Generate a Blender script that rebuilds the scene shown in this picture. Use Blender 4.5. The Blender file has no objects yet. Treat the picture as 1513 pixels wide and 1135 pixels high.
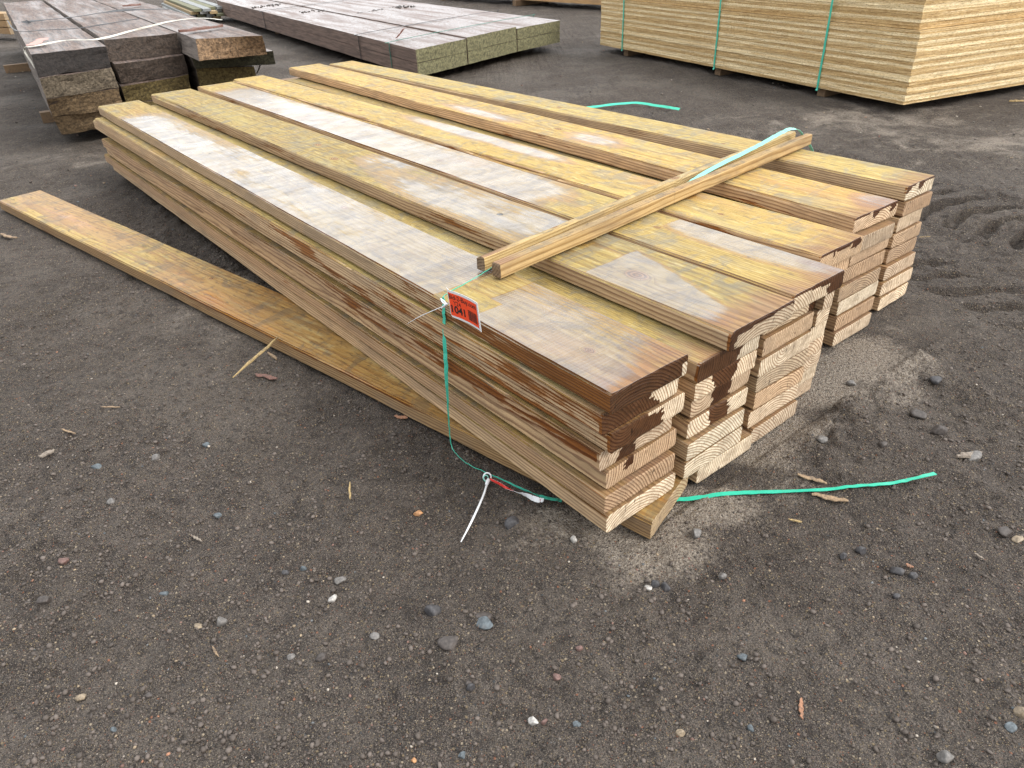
import bpy, math, random
import numpy as np
from mathutils import Vector, Matrix
random.seed(7); RNG = np.random.default_rng(11)
SC = bpy.context.scene
COL = SC.collection

# ------------------------------------------------------------------ camera
F = 1058.94; PIT = .5626; ROLL = -.0456; H = 1.3803
fw = np.array([0, math.cos(PIT), -math.sin(PIT)]); r_ = np.array([1., 0, 0]); u_ = np.cross(r_, fw)
CR = r_*math.cos(ROLL) + u_*math.sin(ROLL); CU = -r_*math.sin(ROLL) + u_*math.cos(ROLL)
cd = bpy.data.cameras.new('camera'); cam = bpy.data.objects.new('camera', cd); COL.objects.link(cam)
cd.sensor_width = 36; cd.lens = 36*F/1513; cd.clip_start = .02; cd.clip_end = 1000
M = Matrix(((CR[0], CU[0], -fw[0], 0), (CR[1], CU[1], -fw[1], 0), (CR[2], CU[2], -fw[2], H), (0, 0, 0, 1)))
cam.matrix_world = M
SC.camera = cam

def G(px, py, z=0.):
    """a point read off the photograph, put on the level z"""
    d = fw + (px-756.5)/F*CR - (py-567.5)/F*CU
    s = (z-H)/d[2]
    return Vector((s*d[0], s*d[1], z))

# ------------------------------------------------------------------ stack frame
T = .0635; ZT = 8*T; YAW = -.9283
O = np.array([.217366, 1.32950]); U = np.array([math.cos(YAW), math.sin(YAW)]); V = np.array([-U[1], U[0]])
def W(u, v, z): return Vector((*(O+U*u+V*v), z))
def UV(x, y):
    dx = x-O[0]; dy = y-O[1]
    return dx*U[0]+dy*U[1], dx*V[0]+dy*V[1]

# ------------------------------------------------------------------ numpy noise
def _hash(ix, iy, iz, seed):
    n = (ix.astype(np.int64)*73856093) ^ (iy.astype(np.int64)*19349663) ^ (iz.astype(np.int64)*83492791) ^ (seed*2654435)
    n = (n ^ (n >> 13))*1274126177 & 0x7fffffff
    n = (n ^ (n >> 15))*668265263 & 0x7fffffff
    return ((n >> 5) & 0xffff)/65535.
def vnoise(x, y, z=0., seed=0):
    x, y, z = np.broadcast_arrays(np.asarray(x, float), np.asarray(y, float), np.asarray(z, float))
    ix, iy, iz = np.floor(x), np.floor(y), np.floor(z)
    fx, fy, fz = x-ix, y-iy, z-iz
    s = lambda t: t*t*(3-2*t)
    fx, fy, fz = s(fx), s(fy), s(fz)
    o = 0
    for a in (0, 1):
        for b in (0, 1):
            for c in (0, 1):
                w = (fx if a else 1-fx)*(fy if b else 1-fy)*(fz if c else 1-fz)
                o = o + w*_hash(ix+a, iy+b, iz+c, seed)
    return o*2-1
def fbm(x, y, z=0., oct=4, seed=0, gain=.5):
    o = 0; a = 1.; n = 0
    for i in range(oct):
        o = o + a*vnoise(np.asarray(x)*2**i, np.asarray(y)*2**i, np.asarray(z)*2**i, seed+i*17); n += a; a *= gain
    return o/n
def sst(a, b, x):
    t = np.clip((np.asarray(x, float)-a)/(b-a), 0, 1); return t*t*(3-2*t)

# ------------------------------------------------------------------ node helpers
class NT:
    def __init__(s, name):
        s.m = bpy.data.materials.new(name); s.m.use_nodes = True
        s.t = s.m.node_tree; s.t.nodes.clear()
        s.out = s.t.nodes.new('ShaderNodeOutputMaterial')
        s.b = s.t.nodes.new('ShaderNodeBsdfPrincipled'); s.t.links.new(s.b.outputs[0], s.out.inputs[0])
        s.tc = s.t.nodes.new('ShaderNodeTexCoord'); s.oi = s.t.nodes.new('ShaderNodeObjectInfo')
    def n(s, typ, **k):
        x = s.t.nodes.new(typ)
        for a, b in k.items(): setattr(x, a, b)
        return x
    def set(s, sock, v):
        if isinstance(v, bpy.types.NodeSocket): s.t.links.new(v, sock)
        elif isinstance(v, (tuple, list)) and len(v) == 3 and sock.type == 'RGBA': sock.default_value = (*v, 1)
        else: sock.default_value = v
    def math(s, op, a, b=0., c=None, clamp=False):
        x = s.n('ShaderNodeMath', operation=op, use_clamp=clamp); s.set(x.inputs[0], a); s.set(x.inputs[1], b)
        if c is not None: s.set(x.inputs[2], c)
        return x.outputs[0]
    def vm(s, op, a, b):
        x = s.n('ShaderNodeVectorMath', operation=op); s.set(x.inputs[0], a); s.set(x.inputs[1], b); return x.outputs[0]
    def mix(s, f, a, b, mode='MIX'):
        x = s.n('ShaderNodeMix', data_type='RGBA', blend_type=mode); s.set(x.inputs[0], f); s.set(x.inputs[6], a); s.set(x.inputs[7], b); return x.outputs[2]
    def mixf(s, f, a, b):
        x = s.n('ShaderNodeMix', data_type='FLOAT'); s.set(x.inputs[0], f); s.set(x.inputs[2], a); s.set(x.inputs[3], b); return x.outputs[0]
    def noise(s, vec, scale=1., det=3., rough=.5, dist=0., col=False):
        x = s.n('ShaderNodeTexNoise'); s.set(x.inputs['Vector'], vec); x.inputs['Scale'].default_value = scale
        x.inputs['Detail'].default_value = det; x.inputs['Roughness'].default_value = rough; x.inputs['Distortion'].default_value = dist
        return x.outputs[1] if col else x.outputs[0]
    def voro(s, vec, scale, feature='F1', rnd=1.):
        x = s.n('ShaderNodeTexVoronoi', feature=feature); s.set(x.inputs['Vector'], vec); x.inputs['Scale'].default_value = scale
        x.inputs['Randomness'].default_value = rnd; return x
    def ramp(s, f, *stops, interp='LINEAR'):
        x = s.n('ShaderNodeValToRGB'); s.set(x.inputs[0], f); x.color_ramp.interpolation = interp
        e = x.color_ramp.elements
        while len(e) < len(stops): e.new(.5)
        for el, (p, c) in zip(e, stops):
            el.position = p; el.color = (c, c, c, 1) if isinstance(c, (int, float)) else (*c, 1)
        return x.outputs[0]
    def smooth(s, x, a, b):
        r = s.n('ShaderNodeMapRange', interpolation_type='SMOOTHSTEP'); s.set(r.inputs[0], x)
        r.inputs[1].default_value = a; r.inputs[2].default_value = b; return r.outputs[0]
    def sep(s, v):
        x = s.n('ShaderNodeSeparateXYZ'); s.set(x.inputs[0], v); return x.outputs
    def comb(s, a, b, c):
        x = s.n('ShaderNodeCombineXYZ'); s.set(x.inputs[0], a); s.set(x.inputs[1], b); s.set(x.inputs[2], c); return x.outputs[0]
    def attr(s, name):
        return s.n('ShaderNodeAttribute', attribute_name=name)
    def bump(s, h, strength, dist, normal=None):
        x = s.n('ShaderNodeBump'); s.set(x.inputs['Height'], h); x.inputs['Strength'].default_value = strength; x.inputs['Distance'].default_value = dist
        if normal is not None: s.set(x.inputs['Normal'], normal)
        return x.outputs[0]
    def fin(s, **k):
        for a, v in k.items(): s.set(s.b.inputs[a.replace('_', ' ')], v)
        return s.m

# ------------------------------------------------------------------ pine plank material
def wood_material(name, top_e, top_l, side_e, side_l, end_e, end_l, end_e2, end_l2, blot=.55, topwet=(.58, .55, .68), filmk=1., endk=.72):
    s = NT(name)
    P = s.tc.outputs['Object']; px, py, pz = s.sep(P)
    rnd = s.math('MULTIPLY', s.oi.outputs['Random'], 61.)
    oc = s.sep(s.oi.outputs['Color'])
    nx, ny, nz = s.sep(s.tc.outputs['Normal'])
    isend = s.math('GREATER_THAN', s.math('ABSOLUTE', nx), .7)
    istop = s.math('GREATER_THAN', s.math('ABSOLUTE', nz), .7)
    X = s.math('ADD', px, rnd)
    # rings round a pith that wanders along the board
    wv = s.noise(s.comb(s.math('MULTIPLY', X, .42), s.math('MULTIPLY', py, .8), s.math('ADD', s.math('MULTIPLY', pz, 1.2), rnd)), 1., 2., .5, col=True)
    w0, w1, w2 = s.sep(wv)
    w2n = s.noise(s.comb(s.math('MULTIPLY', X, 2.4), s.math('MULTIPLY', py, 14.), s.math('MULTIPLY', pz, 14.)), 1., 3.)
    y0 = s.math('SUBTRACT', s.math('ADD', py, s.math('MULTIPLY', s.math('SUBTRACT', w0, .5), .16)), s.math('MULTIPLY', s.math('SUBTRACT', oc[0], .5), .30))
    z0 = s.math('SUBTRACT', s.math('ADD', pz, s.math('MULTIPLY', s.math('SUBTRACT', w1, .5), .085)), s.math('MULTIPLY', s.math('SUBTRACT', oc[1], .5), .40))
    r = s.math('SQRT', s.math('ADD', s.math('MULTIPLY', y0, y0), s.math('MULTIPLY', z0, z0)))
    r = s.math('ADD', r, s.math('MULTIPLY', s.math('SUBTRACT', w2n, .5), .009))
    kd = s.attr('knot').outputs['Fac']
    kin = s.math('SUBTRACT', 1., kd, clamp=True)                      # 1 in the heart of a knot, 0 away from it
    kin2 = s.math('MULTIPLY', kin, kin)
    r = s.math('ADD', r, s.math('MULTIPLY', kin2, .05))
    ringn = s.math('MULTIPLY', r, 1/.0088)
    ringn = s.math('ADD', ringn, s.math('MULTIPLY', s.noise(s.comb(0., 0., s.math('MULTIPLY', ringn, .35)), 1., 1.), 1.6))
    fr = s.math('FRACT', ringn)
    ring = s.ramp(fr, (0, 0.), (.40, .06), (.74, 1.), (.90, 1.), (1., 0.))
    # fine fibres along the board, pores and streaks
    fib = s.noise(s.comb(s.math('MULTIPLY', X, 9.), s.math('MULTIPLY', py, 420.), s.math('MULTIPLY', pz, 420.)), 1., 2., .6)
    streak = s.noise(s.comb(s.math('MULTIPLY', X, 2.), s.math('MULTIPLY', py, 60.), s.math('MULTIPLY', pz, 60.)), 1., 3., .6)
    blotch = s.noise(s.comb(s.math('MULTIPLY', X, 3.2), s.math('MULTIPLY', py, 11.), s.math('MULTIPLY', pz, 9.)), 1., 5., .62, .5)
    blot2 = s.noise(s.comb(s.math('MULTIPLY', X, 1.1), s.math('MULTIPLY', py, 4.), s.math('ADD', s.math('MULTIPLY', pz, 9.), 7.)), 1., 4., .6)
    smudge = s.noise(s.comb(s.math('MULTIPLY', X, 9.), s.math('MULTIPLY', py, 5.), s.math('ADD', pz, 3.)), 1., 5., .68, 1.2)
    speck = s.noise(s.comb(s.math('MULTIPLY', X, 45.), s.math('MULTIPLY', py, 130.), pz), 1., 3., .7)
    tone = oc[2]
    # top / bottom
    ts = s.math('MULTIPLY', ring, s.math('ADD', .25, s.math('MULTIPLY', blotch, .7)))
    ct = s.mix(ts, top_e, top_l)
    ct = s.mix(s.math('MULTIPLY', s.smooth(blotch, .48, .66), blot), ct, (.25, .215, .14))
    fleck = s.noise(s.comb(s.math('MULTIPLY', X, 13.), s.math('MULTIPLY', py, 55.), s.math('ADD', pz, 11.)), 1., 5., .7, .6)
    ct = s.mix(s.math('MULTIPLY', s.smooth(fleck, .52, .64), .62), ct, (.135, .11, .07))
    ct = s.mix(s.math('MULTIPLY', s.smooth(fleck, .46, .36), .40), ct, (.58, .49, .27))
    ct = s.mix(s.math('MULTIPLY', s.smooth(smudge, .50, .62), .55), ct, (.20, .185, .15))
    ct = s.mix(s.math('MULTIPLY', s.smooth(blot2, .55, .75), .5), ct, (.40, .22, .085))
    ct = s.mix(s.math('MULTIPLY', s.smooth(speck, .60, .74), .45), ct, (.13, .11, .09))
    ct = s.mix(s.math('MULTIPLY', s.smooth(blot2, .46, .30), .45), ct, (.50, .41, .15))
    # edges
    cs = s.mix(s.math('MULTIPLY', ring, .95), side_e, side_l)
    cs = s.mix(s.math('MULTIPLY', s.smooth(blotch, .45, .7), .5), cs, (.27, .20, .14))
    cs = s.mix(s.math('MULTIPLY', s.smooth(speck, .62, .75), .35), cs, (.10, .08, .06))
    cs = s.mix(s.smooth(tone, .55, 1.), cs, s.mix(s.math('MULTIPLY', ring, .6), (.52, .37, .13), (.34, .19, .05)))
    # end grain
    ce1 = s.mix(ring, end_e, end_l); ce2 = s.mix(ring, end_e2, end_l2)
    ce = s.mix(s.smooth(tone, .25, .6), ce1, ce2)
    fz = s.noise(s.comb(px, s.math('MULTIPLY', py, 170.), s.math('MULTIPLY', pz, 170.)), 1., 4., .7); dz = s.noise(s.comb(rnd, s.math('MULTIPLY', py, 14.), s.math('MULTIPLY', pz, 18.)), 1., 4., .65)
    ce = s.mix(s.math('MULTIPLY', s.smooth(fz, .48, .68), .22), ce, (.40, .30, .20))
    ce = s.mix(s.math('MULTIPLY', s.smooth(dz, .46, .68), .55), ce, (.30, .225, .16))
    chk = s.noise(s.comb(rnd, s.math('MULTIPLY', py, 90.), s.math('MULTIPLY', pz, 22.)), 1., 2., .5, 1.5)
    ce = s.mix(s.math('MULTIPLY', s.smooth(chk, .66, .70), .8), ce, (.05, .03, .02))
    rad = s.noise(s.comb(px, s.math('MULTIPLY', py, 26.), s.math('MULTIPLY', pz, 60.)), 1., 4., .65)
    ce = s.mix(s.math('MULTIPLY', s.smooth(rad, .45, .75), .45), ce, (.30, .22, .14))
    sawl = s.noise(s.comb(rnd, s.math('MULTIPLY', py, 30.), s.math('ADD', s.math('MULTIPLY', pz, 500.), s.math('MULTIPLY', py, 200.))), 1., 1.)
    ce = s.mix(s.math('MULTIPLY', s.smooth(sawl, .5, .8), .25), ce, (.62, .54, .40))
    c = s.mix(istop, cs, ct); c = s.mix(isend, c, ce)
    vary = s.math('FRACT', s.math('MULTIPLY', rnd, 7.31)); vary2 = s.math('FRACT', s.math('MULTIPLY', rnd, 3.17))
    c = s.mix(1., c, s.mix(vary, (.76, .74, .74), (1.16, 1.15, 1.13)), 'MULTIPLY')
    c = s.mix(1., c, s.mix(vary2, (1.04, .97, .90), (.97, 1.02, 1.04)), 'MULTIPLY')
    # damp browned zone close to the cut end
    en = s.noise(s.comb(s.math('MULTIPLY', X, 5.), s.math('MULTIPLY', py, 26.), 1.), 1., 4., .6)
    enm = s.math('MULTIPLY', istop, s.smooth(s.math('ADD', px, s.math('MULTIPLY', s.math('SUBTRACT', en, .5), .34)), -.17, -.0))
    c = s.mix(s.math('MULTIPLY', enm, endk), c, s.mix(ring, (.28, .15, .085), (.15, .07, .04)))
    # knots
    kr = s.math('SINE', s.math('MULTIPLY', kd, 34.))
    kc = s.mix(s.smooth(kr, -.3, .8), (.13, .06, .03), (.36, .20, .09))
    c = s.mix(s.math('MULTIPLY', s.smooth(kd, .62, .34), .8), c, kc)
    hole = s.attr('hole').outputs['Fac']
    hm = s.smooth(hole, .45, .6)
    c = s.mix(hm, c, (.01, .007, .005))
    c = s.mix(1., c, s.mix(s.smooth(fib, .3, .7), (.82, .80, .78), (1.08, 1.08, 1.06)), 'MULTIPLY')
    c = s.mix(.55, c, s.mix(s.smooth(streak, .3, .7), (.80, .77, .72), (1.08, 1.08, 1.08)), 'MULTIPLY')
    # rain water soaked in and lying on the wood
    wet = s.attr('wet').outputs['Fac']
    jag = s.noise(s.comb(s.math('MULTIPLY', X, 9.), s.math('MULTIPLY', py, 58.), s.math('MULTIPLY', pz, 58.)), 1., 5., .65)
    jag2 = s.math('MULTIPLY', s.math('SUBTRACT', ring, .4), s.mixf(isend, .10, .05))
    wf = s.math('ADD', s.math('ADD', wet, s.math('MULTIPLY', s.math('SUBTRACT', jag, .5), s.mixf(isend, .62, .22))), jag2)
    wm = s.mixf(istop, s.smooth(wf, .44, .56), s.smooth(wf, .38, .70))
    dark = s.mix(isend, s.mix(istop, (.50, .27, .11), topwet), (.135, .07, .038))
    halo = s.math('MULTIPLY', s.math('MULTIPLY', s.smooth(wf, .10, .30), s.math('SUBTRACT', 1., wm)), istop)
    c = s.mix(s.math('MULTIPLY', halo, .85), c, s.mix(1., c, (.78, .60, .40), 'MULTIPLY'))
    c = s.mix(wm, c, s.mix(1., c, dark, 'MULTIPLY'))
    film = s.math('MULTIPLY', s.math('MULTIPLY', wm, istop), filmk)
    patch = s.noise(s.comb(s.math('MULTIPLY', X, 13.), s.math('MULTIPLY', py, 5.), rnd), 1., 5., .66, .4)
    rough = s.mixf(wm, s.mixf(halo, .80, .45), s.mixf(istop, .42, s.mixf(s.smooth(patch, .3, .75), .25, .42)))
    coat = s.math('MULTIPLY', film, s.math('MULTIPLY', s.mixf(s.smooth(patch, .30, .75), .80, .44), s.mixf(s.smooth(smudge, .66, .46), .6, 1.)))
    # relief
    saw = s.n('ShaderNodeTexWave', wave_type='BANDS', bands_direction='X', wave_profile='SIN')
    s.set(saw.inputs['Vector'], s.comb(X, s.math('MULTIPLY', py, .12), 0.)); saw.inputs['Scale'].default_value = 26.; saw.inputs['Distortion'].default_value = 2.5; saw.inputs['Detail'].default_value = 2.
    sawm = s.math('MULTIPLY', saw.outputs[1], s.math('MULTIPLY', istop, s.smooth(blot2, .42, .62)))
    h = s.math('ADD', s.math('MULTIPLY', ring, .8), s.math('ADD', s.math('MULTIPLY', fib, .45), s.math('ADD', s.math('MULTIPLY', streak, .6), s.math('MULTIPLY', sawm, .9))))
    h = s.math('SUBTRACT', h, s.math('MULTIPLY', hm, 6.))
    nb = s.bump(h, .55, .0011)
    return s.fin(Base_Color=c, Roughness=rough, Normal=nb, Coat_Weight=coat, Coat_Roughness=.24, Coat_IOR=1.5, IOR=1.45)

MW = wood_material('pine_plank', (.41, .30, .095), (.25, .15, .042), (.63, .46, .28), (.30, .185, .11),
                   (.84, .74, .58), (.36, .23, .14), (.60, .44, .29), (.20, .115, .065))
MG = wood_material('golden_pine', (.55, .40, .155), (.34, .20, .06), (.48, .31, .15), (.22, .12, .05),
                   (.60, .46, .28), (.30, .18, .09), (.45, .33, .20), (.2, .12, .07), blot=.35, topwet=(.95, .62, .26), filmk=.22, endk=0.)
MB = wood_material('batten_pine', (.52, .39, .19), (.36, .24, .10), (.68, .52, .26), (.42, .28, .11),
                   (.26, .19, .13), (.12, .08, .05), (.26, .19, .13), (.12, .08, .05), blot=.6)

# ------------------------------------------------------------------ object helpers
def prop(o, label=None, cat=None, group=None, kind=None):
    if label: o['label'] = label
    if cat: o['category'] = cat
    if group: o['group'] = group
    if kind: o['kind'] = kind
    return o
def mesh_obj(name, verts, faces, mat, parent=None, smooth=False, mats=None, midx=None):
    me = bpy.data.meshes.new(name); me.from_pydata([tuple(v) for v in verts], [], [tuple(f) for f in faces]); me.update()
    if mats:
        for m in mats: me.materials.append(m)
        me.polygons.foreach_set('material_index', midx)
    elif mat: me.materials.append(mat)
    if smooth: me.polygons.foreach_set('use_smooth', [True]*len(me.polygons))
    o = bpy.data.objects.new(name, me); COL.objects.link(o)
    if parent: o.parent = parent
    return o
def empty(name, loc=(0, 0, 0), rz=0.):
    o = bpy.data.objects.new(name, None); COL.objects.link(o); o.location = loc; o.rotation_euler = (0, 0, rz); o.empty_display_size = .05
    return o

def box_lattice(xs, ys, zs):
    """surface of a box as a grid; returns verts, faces"""
    idx = {}; V_ = []; Fc = []
    nx, ny, nz = len(xs), len(ys), len(zs)
    def vi(i, j, k):
        q = (i, j, k)
        if q not in idx: idx[q] = len(V_); V_.append((xs[i], ys[j], zs[k]))
        return idx[q]
    for i in range(nx-1):
        for j in range(ny-1):
            Fc.append((vi(i, j, nz-1), vi(i+1, j, nz-1), vi(i+1, j+1, nz-1), vi(i, j+1, nz-1)))
            Fc.append((vi(i, j, 0), vi(i, j+1, 0), vi(i+1, j+1, 0), vi(i+1, j, 0)))
        for k in range(nz-1):
            Fc.append((vi(i, 0, k), vi(i+1, 0, k), vi(i+1, 0, k+1), vi(i, 0, k+1)))
            Fc.append((vi(i, ny-1, k), vi(i, ny-1, k+1), vi(i+1, ny-1, k+1), vi(i+1, ny-1, k)))
    for j in range(ny-1):
        for k in range(nz-1):
            Fc.append((vi(0, j, k), vi(0, j, k+1), vi(0, j+1, k+1), vi(0, j+1, k)))
            Fc.append((vi(nx-1, j, k), vi(nx-1, j+1, k), vi(nx-1, j+1, k+1), vi(nx-1, j, k+1)))
    return np.array(V_), Fc

def plank(name, w, t, L, loc, rz, mat, color, fine=False, wetf=None, knots=(), holes=(), seed=0, wane=0., bow=0., tiltx=0., sag=0., cut=0.):
    """x from -L (far end) to 0 (near end), y from 0 to w (towards the right), z from 0 to t"""
    if fine:
        # dense near the near end, where the camera looks closest
        xs = np.concatenate([np.linspace(-L, -1.3, 190)[:-1], np.linspace(-1.3, -.012, 150), [-.003, 0]])
        ys = np.concatenate([[0, .005], np.linspace(.014, w-.014, 25), [w-.005, w]])
        zs = np.concatenate([[0, .005], np.linspace(.011, t-.011, 7), [t-.005, t]])
    else:
        xs = np.concatenate([np.linspace(-L, -.02, 60), [-.003, 0]]); ys = np.concatenate([[0, .005], np.linspace(.014, w-.014, 9), [w-.005, w]]); zs = np.array([0, .005, t*.35, t*.65, t-.005, t])
    v, f = box_lattice(xs, ys, zs)
    x, y, z = v[:, 0].copy(), v[:, 1].copy(), v[:, 2].copy()
    wet = np.zeros(len(v))
    if wetf is not None: wet = wetf(x, y/w, z/t)
    kn = np.ones(len(v)); ho = np.zeros(len(v))
    for (kx, ky, kr) in knots:
        d = np.sqrt(((x-kx)/1.6)**2+(y-ky)**2)/kr
        kn = np.minimum(kn, np.where(z > t*.3, d, 1))
    for (hx, hy, hr) in holes:
        d = np.sqrt(((x-hx)/1.2)**2+(y-hy)**2)/hr
        ho = np.maximum(ho, np.where(z > t*.6, np.clip(1.1-d*.5, 0, 1), 0))
    # worn arrises
    ey = np.minimum(y, w-y) < 1e-6; ez = np.minimum(z, t-z) < 1e-6; ex = (x > -1e-6) | (x < -L+1e-6)
    sg = lambda q, m: np.where(q < m, 1, -1)
    er = .0044+.0022*vnoise(x*5, y*40, z*40, seed)
    er = er*(1. if w > .1 else .35)
    y2 = y + np.where(ey & ez, sg(y, w/2)*er, 0); z2 = z + np.where(ey & ez, sg(z, t/2)*er, 0)
    x2 = x + np.where(ex & (ey | ez), np.where(x > -L/2, -.0012, .0012), 0)
    # waney edge: top arris bitten off in places
    if wane:
        bite = wane*np.clip(vnoise(x*1.3, 0, 5, seed+3)*1.4-.1, 0, 1)
        m = (y < w*.5) & (z > t*.5)
        prox = np.clip(1-(y/.02), 0, 1)*np.clip((z-t*.5)/(t*.5), 0, 1)
        z2 -= m*prox*bite*.7; y2 += m*prox*bite*.8*(z > t*.9)
    y2 += .0022*vnoise(x*2.3, y*3, 0, seed+5)+.0006*vnoise(x*30, y*30, z*60, seed+6)
    z2 += .0010*vnoise(x*2.0, y*12, 0, seed+7)*(z > t*.5)
    x2 += np.where(x > -.02, .0012*vnoise(y*35, z*60, 1, seed+8) + cut*(y/w-.5), 0)
    y2 += bow*(((x+L/2)/(L/2))**2-1)
    vv = np.stack([x2, y2, z2], 1)
    o = mesh_obj(name, vv, f, mat)
    for nm, arr in (('wet', wet), ('knot', kn), ('hole', ho)):
        a = o.data.attributes.new(nm, 'FLOAT', 'POINT'); a.data.foreach_set('value', arr.astype(np.float32))
    o.location = loc; o.rotation_euler = (0, tiltx, rz); o.color = color
    return o

# ------------------------------------------------------------------ wetness painters (true stains: where rain has wet the boards)
def ell(x, t, cx, ct, rx, rt, p=2):
    return np.clip(1.15-((np.abs((x-cx)/rx))**p+(np.abs((t-ct)/rt))**p)*.62, 0, 1)
def wet_top(col):
    def fn(x, t, zf):
        top = zf > .999
        n = fbm(x*2.5, t*3, 0, 4, 100+col)
        w = np.zeros_like(x)
        if col == 1:
            a = sst(-4.35, -4.0, x)*sst(-.70, -.73, x-.16*(.6-t)*0)*np.clip(1.25-.45*sst(.55, 1., t)-.35*sst(-2.2, -3.4, x)*sst(.45, .8, t), 0, 1)
            a = np.maximum(a, 0)*(.78+.38*n)
            a = np.where((x < -.72) & (x > -1.35), np.maximum(a, .85*sst(-1.6, -1.2, x)), a)
            b = np.where(x > -.575+.05*(t < .42), sst(0.02, -.14, x-.05*(1-t))*(1.12-.72*t), 0)
            b = np.where((x < -.30) & (x > -.575+.05*(t < .42)) & (t < .62), .95, b)
            w = np.maximum(a, b+.12*n*(b > 0))
        if col == 2:
            lim = .93-.52*(x+.55)/.55
            a = sst(-.545-.02*(t-.5), -.53, x)*sst(.03, -.12, x)*sst(0, -.16, t-lim)*(.98-.25*sst(-.3, -.05, x))*sst(-.02, .05, t)
            a = a+.2*n*(a > .1)
            for c_ in ((-1.35, .5, .55, .55), (-2.05, .72, .22, .3), (-.98, .75, .2, .3)): a = np.maximum(a, ell(x, t, *c_)*.72+.35*n-.05)
            w = a
        if col == 3:
            a = sst(-4.75, -4.45, x)*sst(-.95, -1.3, x)*(.88-.35*sst(.6, 1, t))+.30*n
            b = ell(x, t, -.35, .9, .35, .35)*.9+.2*n
            w = np.maximum(a, np.where(x > -.62, b, 0))
        if col == 4:
            for c_ in ((-2.2, .8, .55, .22), (-1.65, .75, .3, .2), (-.72, .7, .07, .3)): w = np.maximum(w, ell(x, t, *c_)*.85+.25*n-.05)
        if col == 5:
            for c_ in ((-2.4, .3, .35, .2), (-1.45, .45, .2, .3), (-.05, .8, .1, .3)): w = np.maximum(w, ell(x, t, *c_)*.7+.2*n-.05)
        return np.where(top, np.clip(w, 0, 1), 0)
    return fn
def wet_end(col, lay, x, t, z):
    n = .07*fbm(t*9, z*4, lay*3., 3, 7)
    tt = t+n; zz = z+n*1.6
    k = (col, lay); b = lambda c: np.where(c, 1., 0.)
    if k == (1, 1): return b(~((tt > .93) & (zz < .65)))
    if k == (1, 2): return b(tt < .62+.2*(1-zz)*.6)
    if k == (1, 3): return b((tt < .70) & ~((zz > .85) & (tt > .5)))
    if k == (1, 4): return b((tt > .20+.12*zz) & (tt < .48))
    if k == (1, 5): return b((tt > .25) & (tt < .40) & (zz > .55))
    if k == (2, 1): return b((zz > .80) | (tt < .10) | ((tt > .1) & (tt < .35) & (zz > .62)))
    if k == (2, 2): return b(tt < .80-.2*(1-zz))
    if k == (2, 3): return b((tt > .22+.12*(1-zz)) & (tt < .60+.1*zz))
    if k == (2, 4): return b((tt > .34) & (tt < .64))
    if k == (2, 5): return b((tt > .36) & (tt < .68))
    if k == (3, 1): return b((zz > .86-.25*tt) | (tt > .70))
    if k == (3, 2): return b(tt > .86)
    if k == (4, 1): return b((zz > .80-.25*(np.sin(tt*9) > .2)*(tt > .3)) & (tt < .93))
    if k == (5, 1): return b(zz > .86-.35*np.clip(np.sin(tt*16), 0, 1)*(tt > .35))
    if k == (6, 1): return b(zz > .86-.35*np.clip(np.sin(tt*13+1), 0, 1)*(tt < .7))
    return np.zeros_like(t)
def wet_side(col, lay, x, z):
    if col == 1:
        n = fbm(x*3.2, z*1.5+lay*5, lay*3., 4, 31)
        base = {1: .74, 2: .44, 3: .50, 4: .40, 5: .28, 6: .18, 7: .10}.get(lay, .1)
        if lay == 1: base = .22+.26*z+.34*sst(-1.5, -.3, x)
        return np.clip(base*sst(-3.9, -.5, x)*1.05 + .46*n, 0, 1)
    n = fbm(x*2.5, z*1.5+col, lay*3., 4, 41)
    return np.clip(.25+.5*n, 0, 1) if lay <= 2 else np.zeros_like(x)
def wet_for(col, lay, top=False):
    tf = wet_top(col) if top else None
    def fn(x, t, zf):
        e = np.where(x > -.0035, wet_end(col, lay, x, t, zf), 0)
        s = np.where((t < .004) & (x <= -.0035), wet_side(col, lay, x, zf), 0)
        w = np.maximum(e, s)
        if tf is not None:
            w = np.where((zf > .999) & (x < -.001), tf(x, t, zf), w)
        return w
    return fn

# ------------------------------------------------------------------ the planks of the main stack
COLN = {1: 'front', 2: 'second', 3: 'third', 4: 'fourth', 5: 'fifth', 6: 'rear'}
ORD = {1: 'top', 2: 'second from top', 3: 'third from top', 4: 'fourth from top', 5: 'fifth from top', 6: 'sixth from top', 7: 'seventh from top', 8: 'bottom'}
GRP = 'pine planks piled in the main stack'
def put(col, lay, u, v, w, L, dv, seed, col4, top=False, label=None, **k):
    rel = math.atan2(-dv, L)          # far end shifted by dv
    z = (8-lay)*T
    if col == 1 and lay > 2: v += (.0, .0, .0, .006, -.004, .007, -.006, .004)[lay]
    p = W(u, v, z)
    fine = top or (col, lay) in ((1, 2), (1, 3), (1, 4), (1, 5), (2, 2), (2, 3), (2, 4), (2, 5), (3, 2), (1, 6), (1, 7))
    o = plank('pine_plank', w, T-.0066, L, p, YAW+rel, MW, col4, fine=fine, wetf=wet_for(col, lay, top) if fine else None, seed=seed, **k)
    prop(o, label, 'plank', GRP); return o
def rc(tone, s):
    rr = random.Random(s)
    return (rr.choice([rr.uniform(.1, .4), rr.uniform(.6, 1.1)]), rr.uniform(.18, .36) if rr.random() < .6 else rr.uniform(.62, .8), tone, 1)
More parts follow.
